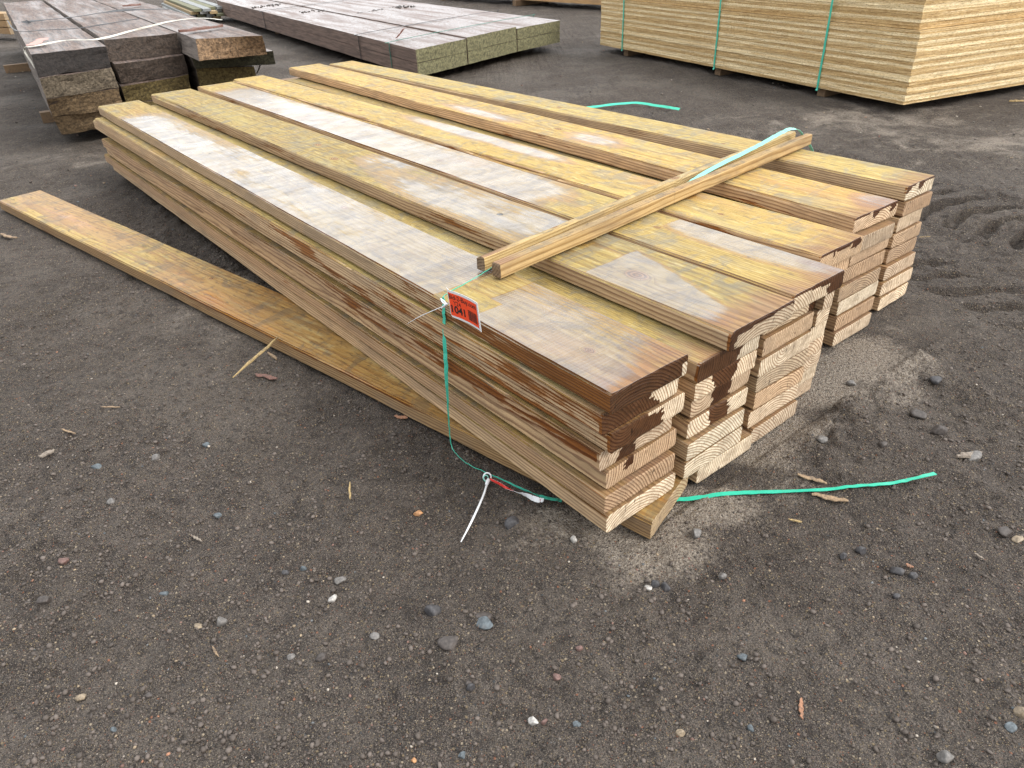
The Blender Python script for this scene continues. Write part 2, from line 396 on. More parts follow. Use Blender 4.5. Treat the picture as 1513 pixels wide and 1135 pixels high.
tops = [
 (1, 0, .0, .270, 4.76, -.06, (.75, .12, .30, 1), 'long wet top plank nearest the camera, with the orange tag at its edge', dict(knots=((-.175, .105, .026), (-1.62, .19, .03), (-2.45, .06, .022), (-3.5, .17, .03)), holes=((-2.88, .104, .008), (-1.31, .235, .006), (-.31, .10, .005)))),
 (2, 0, .429, .284, 4.93, -.10, (.95, .15, .45, 1), 'top plank with the big round knot and a white wet patch near its end', dict(knots=((-.41, .10, .058), (-2.32, .09, .04), (-2.63, .16, .035)), holes=((-1.13, .15, .010),), wane=.012)),
 (3, -.02, .730, .262, 4.95, -.06, (.1, .14, .40, 1), 'top plank directly behind the big-knot one, whitish wet along its far half', dict(knots=((-1.9, .1, .03), (-.62, .14, .022), (-3.0, .18, .034), (-3.9, .08, .025)))),
 (4, -.125, 1.029, .252, 4.95, -.06, (.2, .86, .55, 1), 'top plank with a rounded split edge, fourth across from the tagged one', dict(wane=.022, knots=((-3.1, .1, .03), (-1.5, .16, .024), (-.45, .1, .018)))),
 (5, -.232, 1.412, .278, 5.03, .10, (.9, .2, .45, 1), 'top plank whose squared far end overhangs the stack, next to the rearmost one', dict(wane=.006, knots=((-1.75, .14, .034), (-.7, .2, .02), (-3.3, .1, .03)))),
 (6, -.28, 1.860, .218, 4.88, -.03, (.45, .12, .0, 1), 'rearmost dry top plank, its end pale under a dark drip line', dict(wane=.008, knots=((-2.1, .1, .03), (-.9, .06, .016)))),
]
for c, u, v, w, L, dv, cc, lab, kw in tops:
    put(c, 1, u, v, w, L, dv, 10*c, cc, True, lab, **kw)
look = {(1, 2): 'end stained dark brown on its left', (1, 3): 'end mostly soaked dark brown', (1, 4): 'pale end with one dark drip stain', (1, 5): 'brown ringed end', (1, 6): 'sticking out a little past its neighbours', (1, 7): 'lowest one, lying on the golden board',
        (2, 2): 'dark soaked end under the big-knot plank', (2, 3): 'pale and dark banded end', (2, 4): 'end with a round dark drip', (2, 5): 'white end with a dark knot', (2, 6): 'light brown ringed end', (2, 7): 'pale end above the bottom board', (2, 8): 'pale end resting on the mud',
        (3, 2): 'brown end with a dark right corner', (3, 3): 'tan end of wide arcs', (3, 4): 'whitish end of wide arcs', (3, 5): 'brown end of tight rings', (3, 6): 'brown end', (3, 7): 'pale arched end', (3, 8): 'bleached end on the mud'}
tones = {(1, 2): .2, (1, 3): .3, (1, 4): .1, (1, 5): .6, (1, 6): .55, (1, 7): .25, (2, 2): .3, (2, 3): .25, (2, 4): .45, (2, 5): .05, (2, 6): .3, (2, 7): .15, (2, 8): .1,
         (3, 2): .5, (3, 3): .5, (3, 4): .2, (3, 5): .5, (3, 6): .5, (3, 7): .1, (3, 8): .15,
         (5, 2): .45, (5, 3): .45, (5, 4): .5, (5, 5): .55, (5, 6): .2, (5, 7): .5, (5, 8): .0, (6, 2): .55, (6, 3): .4, (6, 4): .5, (6, 5): .5, (6, 6): .0, (6, 7): .05, (6, 8): .15}
rows = {1: {2: (-.016, -.006, .272, 4.70, -.10), 3: (-.012, .010, .275, 5.02, -.09), 4: (-.034, .014, .268, 4.66, -.12), 5: (-.030, .022, .270, 4.73, -.12), 6: (-.016, .020, .268, 4.82, -.12), 7: (-.010, .012, .268, 4.82, -.09)},
        2: {2: (-.020, .336, .268, 4.85, -.08), 3: (-.026, .344, .262, 4.9, -.07), 4: (-.040, .350, .264, 4.8, -.07), 5: (-.034, .340, .268, 4.88, -.07), 6: (-.022, .330, .262, 4.85, -.07), 7: (-.022, .326, .268, 4.9, -.07), 8: (-.030, .402, .260, 4.8, -.02)},
        3: {2: (-.058, .668, .262, 4.88, -.06), 3: (-.050, .662, .264, 4.9, -.06), 4: (-.044, .656, .268, 4.85, -.06), 5: (-.050, .666, .268, 4.9, -.06), 6: (-.050, .672, .252, 4.88, -.06), 7: (-.052, .658, .262, 4.85, -.06), 8: (-.044, .676, .245, 4.9, -.06)},
        5: {2: (-.200, 1.392, .25, 4.9, .0), 3: (-.228, 1.428, .272, 4.9, 0), 4: (-.230, 1.404, .288, 4.95, 0), 5: (-.222, 1.390, .288, 4.9, 0), 6: (-.226, 1.412, .288, 4.88, 0), 7: (-.222, 1.412, .278, 4.9, 0), 8: (-.214, 1.412, .264, 4.9, 0)},
        6: {2: (-.275, 1.868, .215, 4.88, -.03), 3: (-.284, 1.862, .200, 4.9, -.03), 4: (-.280, 1.850, .225, 4.85, -.03), 5: (-.282, 1.846, .228, 4.9, -.03), 6: (-.268, 1.826, .248, 4.9, -.03), 7: (-.260, 1.812, .252, 4.88, -.03), 8: (-.256, 1.812, .240, 4.86, -.03)}}
for c, d in rows.items():
    for l, (u, v, w, L, dv) in d.items():
        tn = tones.get((c, l), .3); o_ = rc(tn, c*31+l*7)
        lk = look.get((c, l), {0: 'bleached pale end', 1: 'brown weathered end'}[int(tn > .3)])
        put(c, l, u, v, w, L, dv, c*100+l*9, o_, False, '%s plank of the %s column, %s' % (ORD[l], COLN[c], lk), cut=random.uniform(-.006, .006))
# narrow boards of the fourth column, and the two wide ones above the gap
for l, vr in {2: .985, 3: 1.006, 4: 1.022, 5: 1.044, 6: 1.064, 7: 1.085, 8: 1.095}.items():
    u = {2: -.036, 3: -.050, 4: -.060, 5: -.068, 6: -.077, 7: -.09, 8: -.10}[l]
    o = put(4, l, u, .934, vr-.934, 4.85, -.05, 400+l, (random.random(), random.random(), .12 if l != 4 else .3, 1), False, 'narrow pale board wedged behind the third column, %s' % ORD[l])
put(4, 2, -.150, 1.036, .235, 4.9, -.05, 451, rc(.5, 99), False, 'ringed plank right under the split-edged top plank', wane=.02)
for l in range(3, 9):
    if l < 9: put(4, l, -.62, 1.104, .232, 4.2, -.05, 470+l, rc(.6, l+300), False, 'set-back plank deep in the gap, %s' % ORD[l])
o = plank('pine_plank', .225, T-.0012, 3.1, W(-1.75, .05, 0), YAW, MW, rc(.6, 77), seed=881)
prop(o, 'short plank lying on the ground under the front column', 'plank', GRP)
# the golden board that lies askew under the front column
rel = math.atan2(.94, 4.65)
def gb_wet(x, t, z):
    n = fbm(x*2, t*2, z, 4, 70)
    w = np.where(z > .99, .30+.55*n, 0)
    w = np.where(x > -.9, np.maximum(w, ell(x, t, -.6, .6, .4, .5)*.5), w)
    w = np.where((t < .004), .20+.5*n+.25*(z > .75), w)
    return np.clip(w, 0, 1)
o = plank('pine_plank', .258, T-.002, 4.76, W(.024, .130, -.0005), YAW+rel, MG, (.85, .2, .2, 1), fine=True, wetf=gb_wet, knots=((-2.45, .16, .022),), seed=55, cut=-.03)
prop(o, 'golden yellow plank lying askew on the bare soil, running under the front column', 'plank')

# ------------------------------------------------------------------ battens laid across
def batten(u0, v0, u1, v1, color, label, seed, knots=()):
    a = W(u0, v0, ZT+.0005); b = W(u1, v1, ZT+.0005)
    d = b-a; L = d.length; rz = math.atan2(-d.y, -d.x)      # near end at a; x axis points from b to a
    o = plank('batten', .036, .046, L, a, rz, MB, color, fine=True, wetf=None, knots=knots, seed=seed, wane=.01)
    return prop(o, label, 'batten', 'battens laid across the stack')
batten(-.690, .190, -.905, 2.135, (.2, .7, .35, 1), 'clean straight pale batten laid across the stack, the front of the pair', 5)
batten(-.765, .186, -.982, 2.125, (.7, .3, .6, 1), 'knotty greyish batten behind the clean one, across the stack', 6, knots=((-.33, .018, .02), (-1.02, .018, .03)))

# ------------------------------------------------------------------ plastics
def plastic(name, col, rough=.35, bumpy=True):
    s = NT(name); n = s.noise(s.tc.outputs['Object'], 60., 3.)
    c = s.mix(s.math('MULTIPLY', s.smooth(n, .55, .75), .4), col, tuple(x*.55 for x in col))
    return s.fin(Base_Color=c, Roughness=rough, Normal=s.bump(s.noise(s.tc.outputs['Object'], 400., 2.), .2, .0004))
M_GREEN = plastic('green_strap', (.03, .50, .33)); M_DGREEN = plastic('dark_green_strap', (.02, .14, .10), .5); M_TEAL = plastic('teal_strap', (.06, .50, .36), .4)
M_MINT = plastic('mint_strap', (.22, .62, .50), .3)
M_WHITE = plastic('white_plastic', (.78, .80, .82), .3); M_BLACK = plastic('black_strap', (.015, .015, .017), .45); M_STRING = plastic('pale_strap', (.62, .60, .52), .6)
M_ORANGE = plastic('orange_card', (.90, .075, .018), .5); M_RED = plastic('red_card', (.55, .03, .02), .5); M_INK = plastic('black_ink', (.012, .012, .012), .6)
M_PINK = plastic('faded_card', (.50, .26, .22), .6)

def catmull(pts, n=8):
    P = [np.array(p, float) for p in pts]; P = [2*P[0]-P[1]]+P+[2*P[-1]-P[-2]]; out = []
    for i in range(1, len(P)-2):
        for k in range(n):
            t = k/n; a, b, c, d = P[i-1:i+3]
            out.append(.5*((2*b)+(-a+c)*t+(2*a-5*b+4*c-d)*t*t+(-a+3*b-3*c+d)*t**3))
    out.append(P[-2]); return np.array(out)
def ribbon(name, pts, widths, wdirs, mat, th=.0010, parent=None, n=8, back=None, rest=False):
    """a strap: centre line, half widths and the direction of its width at each point"""
    C = catmull(pts, n); C[1:-1] += RNG.normal(0, .0007, (len(C)-2, 3)); D = catmull(wdirs, n)+RNG.normal(0, .05, (len(C), 3))
    if rest:
        g = ground_h(C[:, 0], C[:, 1]); g = np.convolve(np.pad(g, 2, 'edge'), np.ones(5)/5, 'valid'); C[:, 2] = np.maximum(C[:, 2], g+.007)
    Wd = catmull([(w, 0, 0) for w in widths], n)[:, 0]
    v = []; f = []; mi = []
    for i in range(len(C)):
        tan = C[min(i+1, len(C)-1)]-C[max(i-1, 0)]; tan /= np.linalg.norm(tan)+1e-9
        d = D[i]-tan*np.dot(D[i], tan); d /= np.linalg.norm(d)+1e-9; nn = np.cross(tan, d)
        for sx, sn in ((-1, -1), (1, -1), (1, 1), (-1, 1)): v.append(C[i]+d*sx*Wd[i]/2+nn*sn*th/2)
    for i in range(len(C)-1):
        a = i*4; b = a+4
        for k in range(4):
            f.append((a+k, a+(k+1) % 4, b+(k+1) % 4, b+k)); mi.append(1 if (back and k == 0) else 0)
    e = (len(C)-1)*4
    f += [(3, 2, 1, 0), (e, e+1, e+2, e+3)]; mi += [0, 0]
    return mesh_obj(name, v, f, mat, parent, mats=[mat, back] if back else None, midx=mi if back else None)
def tube(name, pts, radii, mat, parent=None, n=6, seg=8, flat=1.):
    C = catmull(pts, n); R = catmull([(w, 0, 0) for w in radii], n)[:, 0]; v = []; f = []
    for i in range(len(C)):
        tan = C[min(i+1, len(C)-1)]-C[max(i-1, 0)]; tan /= np.linalg.norm(tan)+1e-9
        a = np.cross(tan, (0, 0, 1)); 
        if np.linalg.norm(a) < .1: a = np.cross(tan, (0, 1, 0))
        a /= np.linalg.norm(a); b = np.cross(tan, a)
        for k in range(seg):
            g = 2*math.pi*k/seg; v.append(C[i]+a*math.cos(g)*R[i]+b*math.sin(g)*R[i]*flat)
    for i in range(len(C)-1):
        for k in range(seg): f.append((i*seg+k, i*seg+(k+1) % seg, (i+1)*seg+(k+1) % seg, (i+1)*seg+k))
    f += [tuple(reversed(range(seg))), tuple((len(C)-1)*seg+k for k in range(seg))]
    return mesh_obj(name, v, f, mat, parent, smooth=True)

def ground_h(x, y):
    h = .022*fbm(x*.9, y*.9, 0, 3, 1)+.020*fbm(x*4.5, y*4.5, 0, 4, 2)+.0175*fbm(x*17, y*17, 0, 4, 3, .62)*(.7+.5*sst(-.3, .3, fbm(x*1.7, y*1.7, 0, 2, 33)))
    clod = np.clip(vnoise(x*48, y*48, 0, 9), 0, 1)**1.5*.011*sst(-.25, .35, fbm(x*2.4, y*2.4, 0, 3, 8)); h = h+clod
    # soil ripples left by wheels running past on the left
    a = (x*.80+y*.60); h = h+.004*np.sin(a*21+3*fbm(x*1.5, y*1.5, 0, 2, 5))*sst(.3, -.8, x)*sst(.9, 2.2, y)
    # tyre track with lugs at the right
    ca, sa = math.cos(math.radians(118)), math.sin(math.radians(118)); X = x-2.72; Y = y-3.45
    l = X*ca+Y*sa; b = -X*sa+Y*ca
    lug = sst(.1, .55, np.sin((l+.35*np.abs(b)+.025*fbm(x*6, y*6, 0, 2, 6))*2*math.pi/.17))*sst(.30, .24, np.abs(b))*sst(2.6, 1.6, np.abs(l))
    h = h-.075*lug*(.85+.5*fbm(x*9, y*9, 0, 3, 77))-.012*sst(.36, .28, np.abs(b))*sst(2.9, 1.9, np.abs(l))+.012*np.exp(-((np.abs(b)-.36)/.05)**2)*sst(2.9, 1.9, np.abs(l))
    X = x-1.35; Y = y-1.95; l = X*ca+Y*sa; b = -X*sa+Y*ca
    h = h-.022*sst(.22, .10, np.abs(b))*sst(1.1, .6, np.abs(l))+.014*np.exp(-((np.abs(b)-.24)/.05)**2)*sst(1.1, .6, np.abs(l))*(1+fbm(x*12, y*12, 0, 3, 91))
    X = x-2.05; Y = y-2.75; l = X*ca+Y*sa; b = -X*sa+Y*ca
    h = h-.035*sst(.1, .6, np.sin((l-.4*b+.04*fbm(x*6, y*6, 0, 2, 6))*2*math.pi/.17))*sst(.22, .12, np.abs(b))*sst(1.7, .8, np.abs(l))
    # lumps of mud squeezed up by the ends of the pile
    for cx, cy, rr_, hh in ((1.08, 2.02, .16, .035), (1.22, 2.25, .14, .03), (.95, 1.78, .12, .018), (1.42, 2.32, .15, .03), (.52, 1.52, .10, .012)):
        d = np.sqrt((x-cx)**2+(y-cy)**2)/rr_
        h = h+hh*1.3*np.exp(-d*d)*(.3+2.2*np.abs(fbm(x*11, y*11, 0, 5, 12, .65)))
    u, v = UV(x, y)
    # the pile presses the soil flat
    ins = sst(.06, -.03, u)*sst(-5.0, -4.85, u)*sst(-.03, .06, v)*sst(2.16, 2.06, v)
    gu = u*.98+(v-.13)*.2; gv = (v-.13)-u*.2048
    ins2 = sst(.07, .0, gu)*sst(-4.85, -4.75, gu)*sst(-.05, .01, gv)*sst(.33, .26, gv)
    m = np.maximum(ins, ins2)
    h = h*(1-m)+np.minimum(h, -.006)*m
    flat = np.maximum(sst(.25, .0, u)*sst(-.2, .0, v), 0)
    return np.where(m > .5, np.minimum(h, -.003), h)-.004
U3 = np.array([*U, 0]); V3 = np.array([*V, 0]); Z3 = np.array([0, 0, 1.])
def w3(u, v, z): return np.array(W(u, v, z))
# the cut green strap: from between the battens, over the edge, down the side and along the ground, under the stack, out at the right
pts = [w3(-.700, .205, .532), w3(-.690, .12, .520), w3(-.672, .010, .5115), w3(-.662, -.006, .500), w3(-.657, -.014, .44), w3(-.652, -.026, .30), w3(-.647, -.036, .16), w3(-.638, -.045, .035), w3(-.600, -.055, .016), w3(-.540, -.057, .014), w3(-.457, -.038, .016), w3(-.36, -.012, .016), w3(-.274, .020, .012), w3(-.228, .057, .006)]
wd = [Z3, Z3, U3*.5+Z3*.6, U3, U3, U3*.6+V3*.6, U3*.05+V3*1., V3, Z3, Z3, Z3, Z3, U3, U3]
ws = [.002, .002, .006, .013, .014, .012, .006, .003, .002, .002, .003, .006, .012, .012]
prop(ribbon('packing_strap', pts, ws, wd, M_TEAL, rest=True), 'thin green strap hanging down the side of the front planks to the soil', 'strap')
pts = [w3(-.06, .27, -.002), w3(-.008, .322, .006), w3(.091, .467, .012), w3(.18, .58, .012), w3(.265, .696, .014), w3(.34, .81, .020), w3(.40, .915, .034)]
dd = np.array([*(-U*.6+V*.1), .9])
prop(ribbon('packing_strap', pts, [.015]*7, [U3*1.0-V3*.6]*3+[U3*.9-V3*.6+Z3*.25]*4, M_GREEN, th=.0012, rest=True), 'bright green strap end lying on the mud to the right of the stack', 'strap')
# the strap over the battens
pts = [w3(-.800, 1.18, ZT+.030), w3(-.815, 1.30, ZT+.048), w3(-.835, 1.48, ZT+.062), w3(-.862, 1.72, ZT+.075), w3(-.885, 1.90, ZT+.088), w3(-.900, 2.00, ZT+.088), w3(-.902, 2.07, ZT+.072), w3(-.898, 2.12, ZT+.03), w3(-.885, 2.16, ZT-.01), w3(-.875, 2.19, ZT-.06)]
prop(ribbon('packing_strap', pts, [.015]*10, [Z3*.75-U3*.65]*5+[Z3*.5-U3*.8]+[U3*-1+Z3*.1]*4, M_MINT, th=.0012), 'pale mint strap bulging up between the two battens', 'strap')
# offcut of strap behind the stack
pts = [G(858, 160, .012), G(880, 157.5, .014), G(935, 152, .02), G(970, 156, .016), G(1004, 161.5, .012)]
prop(ribbon('packing_strap', pts, [.026]*5, [(0, .9, .5)]*5, M_GREEN, th=.0015, rest=True), 'bent green strap offcut on the soil behind the stack', 'strap')

# cable tie with the orange lot tag
def ray_plane_v(px, py, v0):
    d = fw+(px-756.5)/F*CR-(py-567.5)/F*CU; c = np.array([0, 0, H]); n = V3
    k = (v0-np.dot(np.array([c[0]-O[0], c[1]-O[1], 0]), n))/np.dot(d, n); return c+d*k
tz = empty('cable_tie', ray_plane_v(655, 446, -.02)); base = np.array(tz.location)
prop(tz, 'white cable tie holding the orange tag on the hanging strap', 'cable tie')
ring = []
for k in range(13):
    g = 2*math.pi*k/12; ring.append(U3*math.cos(g)*.013+(Z3*.75-V3*.4)*math.sin(g)*.012+U3*.001)
tube('loop', ring, [.0019]*13, M_WHITE, tz, n=3)
tail = [ray_plane_v(657, 452, -.03)-base, ray_plane_v(640, 459, -.04)-base, ray_plane_v(620, 468, -.05)-base, ray_plane_v(601, 479, -.058)-base]
tube('tail', tail, [.0023, .0023, .0023, .0012], M_WHITE, tz, flat=.5)
hd = [ray_plane_v(661, 449, -.03)-base, ray_plane_v(653, 455, -.032)-base]
tube('lock_head', [hd[0], (hd[0]+hd[1])/2, hd[1]], [.0036, .0042, .0036], M_WHITE, tz, flat=.8)
# the tag is a bent card; corners read off the photo at the depth of the plank edge
c00 = ray_plane_v(658, 425, -.024); c10 = ray_plane_v(709.5, 446.7, -.038); c11 = ray_plane_v(715.3, 489.5, -.034); c01 = ray_plane_v(664.5, 465, -.024)
tag = empty('lot_tag', c00); prop(tag, 'orange and white card tag numbered 1041 hanging at the plank edge', 'tag')
def card(s, t, off=0.):
    p = (c00*(1-s)+c10*s)*(1-t)+(c01*(1-s)+c11*s)*t
    nn = np.cross(c10-c00, c01-c00); nn /= np.linalg.norm(nn)
    if np.dot(nn, np.array([0, 0, H])-c00) < 0: nn = -nn
    curl = .008*(s-.5)**2*4 - .012*max(0, .12-s)*8
    return p+nn*(off+curl)-c00
v = []; f = []; N = 14
for side in (0, 1):
    for i in range(N+1):
        for j in range(5): v.append(card(i/N, j/4, .0003 if side else -.0004))
for i in range(N):
    for j in range(4):
        a = i*5+j; f.append((a, a+1, a+6, a+5)); b = a+(N+1)*5; f.append((b, b+5, b+6, b+1))
n0 = (N+1)*5
for i in range(N):
    a = i*5; f.append((a, a+5, n0+a+5, n0+a)); a = i*5+4; f.append((a+5, a, n0+a, n0+a+5))
for j in range(4):
    f.append((j+1, j, n0+j, n0+j+1)); a = N*5+j; f.append((a, a+1, n0+a+1, n0+a))
mesh_obj('card', v, f, M_WHITE, tag)
v = []; f = []
for i in range(N+1):
    for j in range(5): v.append(card(.10+.84*i/N, .09+.83*j/4, .0009))
for i in range(N):
    for j in range(4): a = i*5+j; f.append((a, a+5, a+6, a+1))
mesh_obj('orange_panel', v, f, M_ORANGE, tag)
def lettering(txt, s0, t0, s1, hgt, name='lettering', bold=0.):
    cu = bpy.data.curves.new('tmp', 'FONT'); cu.body = txt; cu.size = 1; cu.offset = bold
    ob = bpy.data.objects.new('tmp', cu); COL.objects.link(ob); bpy.context.view_layer.update()
    dg = bpy.context.evaluated_depsgraph_get(); me = bpy.data.meshes.new_from_object(ob.evaluated_get(dg))
    bpy.data.objects.remove(ob)
    co = np.array([q.co[:] for q in me.vertices]); x0, x1 = co[:, 0].min(), co[:, 0].max()
    vv = [card(s0+(s1-s0)*(c[0]-x0)/(x1-x0), t0-hgt*c[1], .0013) for c in co]
    ff = [tuple(p.vertices) for p in me.polygons]
    return mesh_obj(name, vv, ff, M_INK, tag)
lettering('Bid-2-Buy.com', .12, .30, .90, .23, bold=.012)
lettering('Y24', .22, .50, .42, .22, 'handwriting', bold=.0)
lettering('1041', .15, .78, .52, .36, 'number', bold=.03)
v = []; f = []; s = .62; rr = random.Random(3)
while s < .90:
    w = rr.choice([.008, .012, .018]); k = len(v)
    v += [card(s, .46, .0013), card(s+w, .46, .0013), card(s+w, .82, .0013), card(s, .82, .0013)]; f.append((k, k+1, k+2, k+3)); s += w+rr.choice([.008, .012])
mesh_obj('barcode', v, f, M_INK, tag)

# second cable tie on the ground with a curled tag
b2 = np.array(G(720, 705, .014)); tz = empty('cable_tie', b2); prop(tz, 'white cable tie on the soil beside the front corner, tail pointing to the camera', 'cable tie')
ring = [CR*math.cos(2*math.pi*k/12)*.0115+CU*math.sin(2*math.pi*k/12)*.0125 for k in range(13)]
tube('loop', ring, [.0024]*13, M_WHITE, tz, n=3)
ring = [CR*(math.cos(2*math.pi*k/10)*.007-.004)+CU*(math.sin(2*math.pi*k/10)*.009-.003)-fw*.004 for k in range(11)]
tube('inner_loop', ring, [.0014]*11, M_MINT, tz, n=3)
tube('tail', [np.array(G(720, 714, .014))-b2, np.array(G(713, 735, .022))-b2, np.array(G(697, 770, .024))-b2, np.array(G(681, 801, .006))-b2], [.0032, .0032, .0032, .0016], M_WHITE, tz, flat=.6)
tube('lock_head', [np.array(G(722, 708, .014))-b2, np.array(G(720.5, 712, .014))-b2, np.array(G(719, 716, .014))-b2], [.005, .0062, .005], M_WHITE, tz, flat=.8)
pts = [G(724, 707, .020), G(740, 716, .018), G(755, 724, .016), G(775, 731, .014), G(792, 738, .012), G(803, 739, .010)]
prop(ribbon('lot_tag', pts, [.006, .009, .006, .013, .016, .010], [-CU, -CU*.9+fw*.3, -CU*.3-fw*.9, CU*.6-fw*.6, CU, CU], M_WHITE, th=.0008, back=M_RED, rest=True), 'curled red and white tag twisted on the strap along the soil', 'tag')

# ------------------------------------------------------------------ ground
def axis(a, b, step, lo, hi, g=1.07):
    m = list(np.arange(a, b+1e-6, step)); s = step; p = b
    while p < hi: s *= g; p += s; m.append(p)
    s = step; p = a; L_ = []
    while p > lo: s *= g; p -= s; L_.append(p)
    return np.array(L_[::-1]+m)
xs = axis(-2.2, 3.0, .0085, -160, 160); ys = axis(.6, 4.0, .0085, -60, 220, 1.06)
XX, YY = np.meshgrid(xs, ys, indexing='ij'); HH = ground_h(XX, YY)
nx, ny = XX.shape
vv = np.stack([XX, YY, HH], -1).reshape(-1, 3)
i, j = np.meshgrid(np.arange(nx-1), np.arange(ny-1), indexing='ij'); a = (i*ny+j).ravel()
ff = np.stack([a, a+ny, a+ny+1, a+1], 1)
me = bpy.data.meshes.new('ground'); me.vertices.add(len(vv)); me.vertices.foreach_set('co', vv.ravel())
me.loops.add(len(ff)*4); me.loops.foreach_set('vertex_index', ff.ravel().astype(np.int32))
me.polygons.add(len(ff)); me.polygons.foreach_set('loop_start', np.arange(0, len(ff)*4, 4, dtype=np.int32)); me.polygons.foreach_set('loop_total', np.full(len(ff), 4, dtype=np.int32))
me.polygons.foreach_set('use_smooth', np.ones(len(ff), bool)); me.update(calc_edges=True)
# pale dried mud: where the subsoil shows
def mudmask(x, y):
    n = .9*fbm(x*6, y*6, 0, 5, 21)
    m = np.zeros_like(x)
    for cx, cy, rx, ry in ((.36, 1.36, .17, .10), (.28, 1.44, .20, .08), (.47, 1.50, .16, .10), (.74, 1.78, .15, .17), (.86, 1.86, .13, .12), (1.05, 2.08, .22, .16), (1.30, 2.25, .20, .18), (.10, 1.47, .07, .05), (3.0, 5.9, .9, .5), (3.6, 5.0, .8, .6), (-3.1, 5.9, .6, .35), (-1.25, 3.1, .25, .4)):
        d = ((x-cx)/rx)**2+((y-cy)/ry)**2; m = np.maximum(m, np.exp(-d*.8)*(.42 if cy > 2.6 else 1))
    return np.clip(m*1.25+n*.6*(m > .05), 0, 1)
mm = mudmask(XX, YY).ravel()
at = me.attributes.new('mud', 'FLOAT', 'POINT'); at.data.foreach_set('value', mm.astype(np.float32))
gnd = bpy.data.objects.new('ground', me); COL.objects.link(gnd); gnd['kind'] = 'structure'
s = NT('soil'); P = s.tc.outputs['Object']
big = s.noise(P, 1.1, 4., .55); mid = s.noise(P, 7., 5., .65); fine_ = s.noise(P, 90., 5., .7); grit = s.noise(P, 420., 3., .7)
c = s.mix(s.smooth(mid, .3, .72), (.042, .0345, .0300), (.108, .091, .080))
c = s.mix(s.math('MULTIPLY', s.smooth(big, .45, .60), .6), c, s.mix(fine_, (.075, .062, .052), (.20, .168, .138)))
big2 = s.noise(P, .7, 5., .6, .8); c = s.mix(s.math('MULTIPLY', s.smooth(big2, .50, .60), .62), c, (.034, .028, .027)); bl3 = s.noise(P, 3.4, 5., .65, 1.); c = s.mix(s.math('MULTIPLY', s.smooth(bl3, .52, .62), .55), c, (.036, .030, .028)); c = s.mix(s.math('MULTIPLY', s.smooth(bl3, .46, .36), .35), c, (.16, .138, .12))
c = s.mix(s.math('MULTIPLY', s.smooth(fine_, .5, .72), .5), c, (.15, .122, .098))
c = s.mix(s.math('MULTIPLY', s.smooth(fine_, .50, .34), .8), c, (.014, .012, .012))  # low spots of the grain darkened: crevice shade put into the soil colour
c = s.mix(s.math('MULTIPLY', s.smooth(grit, .50, .62), .75), c, (.25, .215, .18)); c = s.mix(s.math('MULTIPLY', s.smooth(grit, .46, .36), .75), c, (.018, .014, .012))
med = s.noise(P, 26., 5., .7); c = s.mix(s.math('MULTIPLY', s.smooth(med, .50, .36), .6), c, (.026, .021, .019))
mud = s.attr('mud').outputs['Fac']
mf = s.smooth(s.math('ADD', s.math('ADD', mud, s.math('MULTIPLY', s.math('SUBTRACT', mid, .5), 1.5)), s.math('MULTIPLY', s.math('SUBTRACT', fine_, .5), .9)), .22, .95)
c = s.mix(s.math('MULTIPLY', mf, .85), c, s.mix(s.smooth(fine_, .35, .65), (.24, .20, .16), (.46, .40, .33)))
def grains(scale, thr, strength, c_in, hue):
    vo = s.voro(P, scale); rc_ = s.sep(vo.outputs['Color'])
    on = s.math('MULTIPLY', s.math('GREATER_THAN', rc_[0], thr), s.smooth(vo.outputs['Distance'], .42, .30))
    pal = s.ramp(rc_[1], *hue, interp='CONSTANT')
    return s.mix(s.math('MULTIPLY', on, strength), c_in, pal), vo, on
HUE1 = ((0, (.05, .045, .042)), (.30, (.30, .23, .14)), (.55, (.16, .12, .10)), (.72, (.45, .37, .27)), (.86, (.085, .09, .095)), (.94, (.33, .15, .09)))
c, v1, on1 = grains(260., .45, .8, c, HUE1)
c, v2, on2 = grains(120., .80, .85, c, HUE1)
c, v3, on3 = grains(560., .60, .6, c, HUE1)
h = s.math('ADD', s.math('MULTIPLY', fine_, 1.2), s.math('ADD', s.math('MULTIPLY', grit, .5), s.math('ADD', s.math('MULTIPLY', on1, .5), s.math('MULTIPLY', on2, .9))))
h = s.math('ADD', h, s.math('MULTIPLY', s.voro(P, 170.).outputs['Distance'], -.9))
nb = s.bump(mid, .8, .02); nb = s.bump(h, 1., .011, nb)
rough = s.mixf(s.smooth(big, .45, .62), .95, .75); s.b.inputs['Specular IOR Level'].default_value = .28
gnd.data.materials.append(s.fin(Base_Color=c, Roughness=rough, Normal=nb))

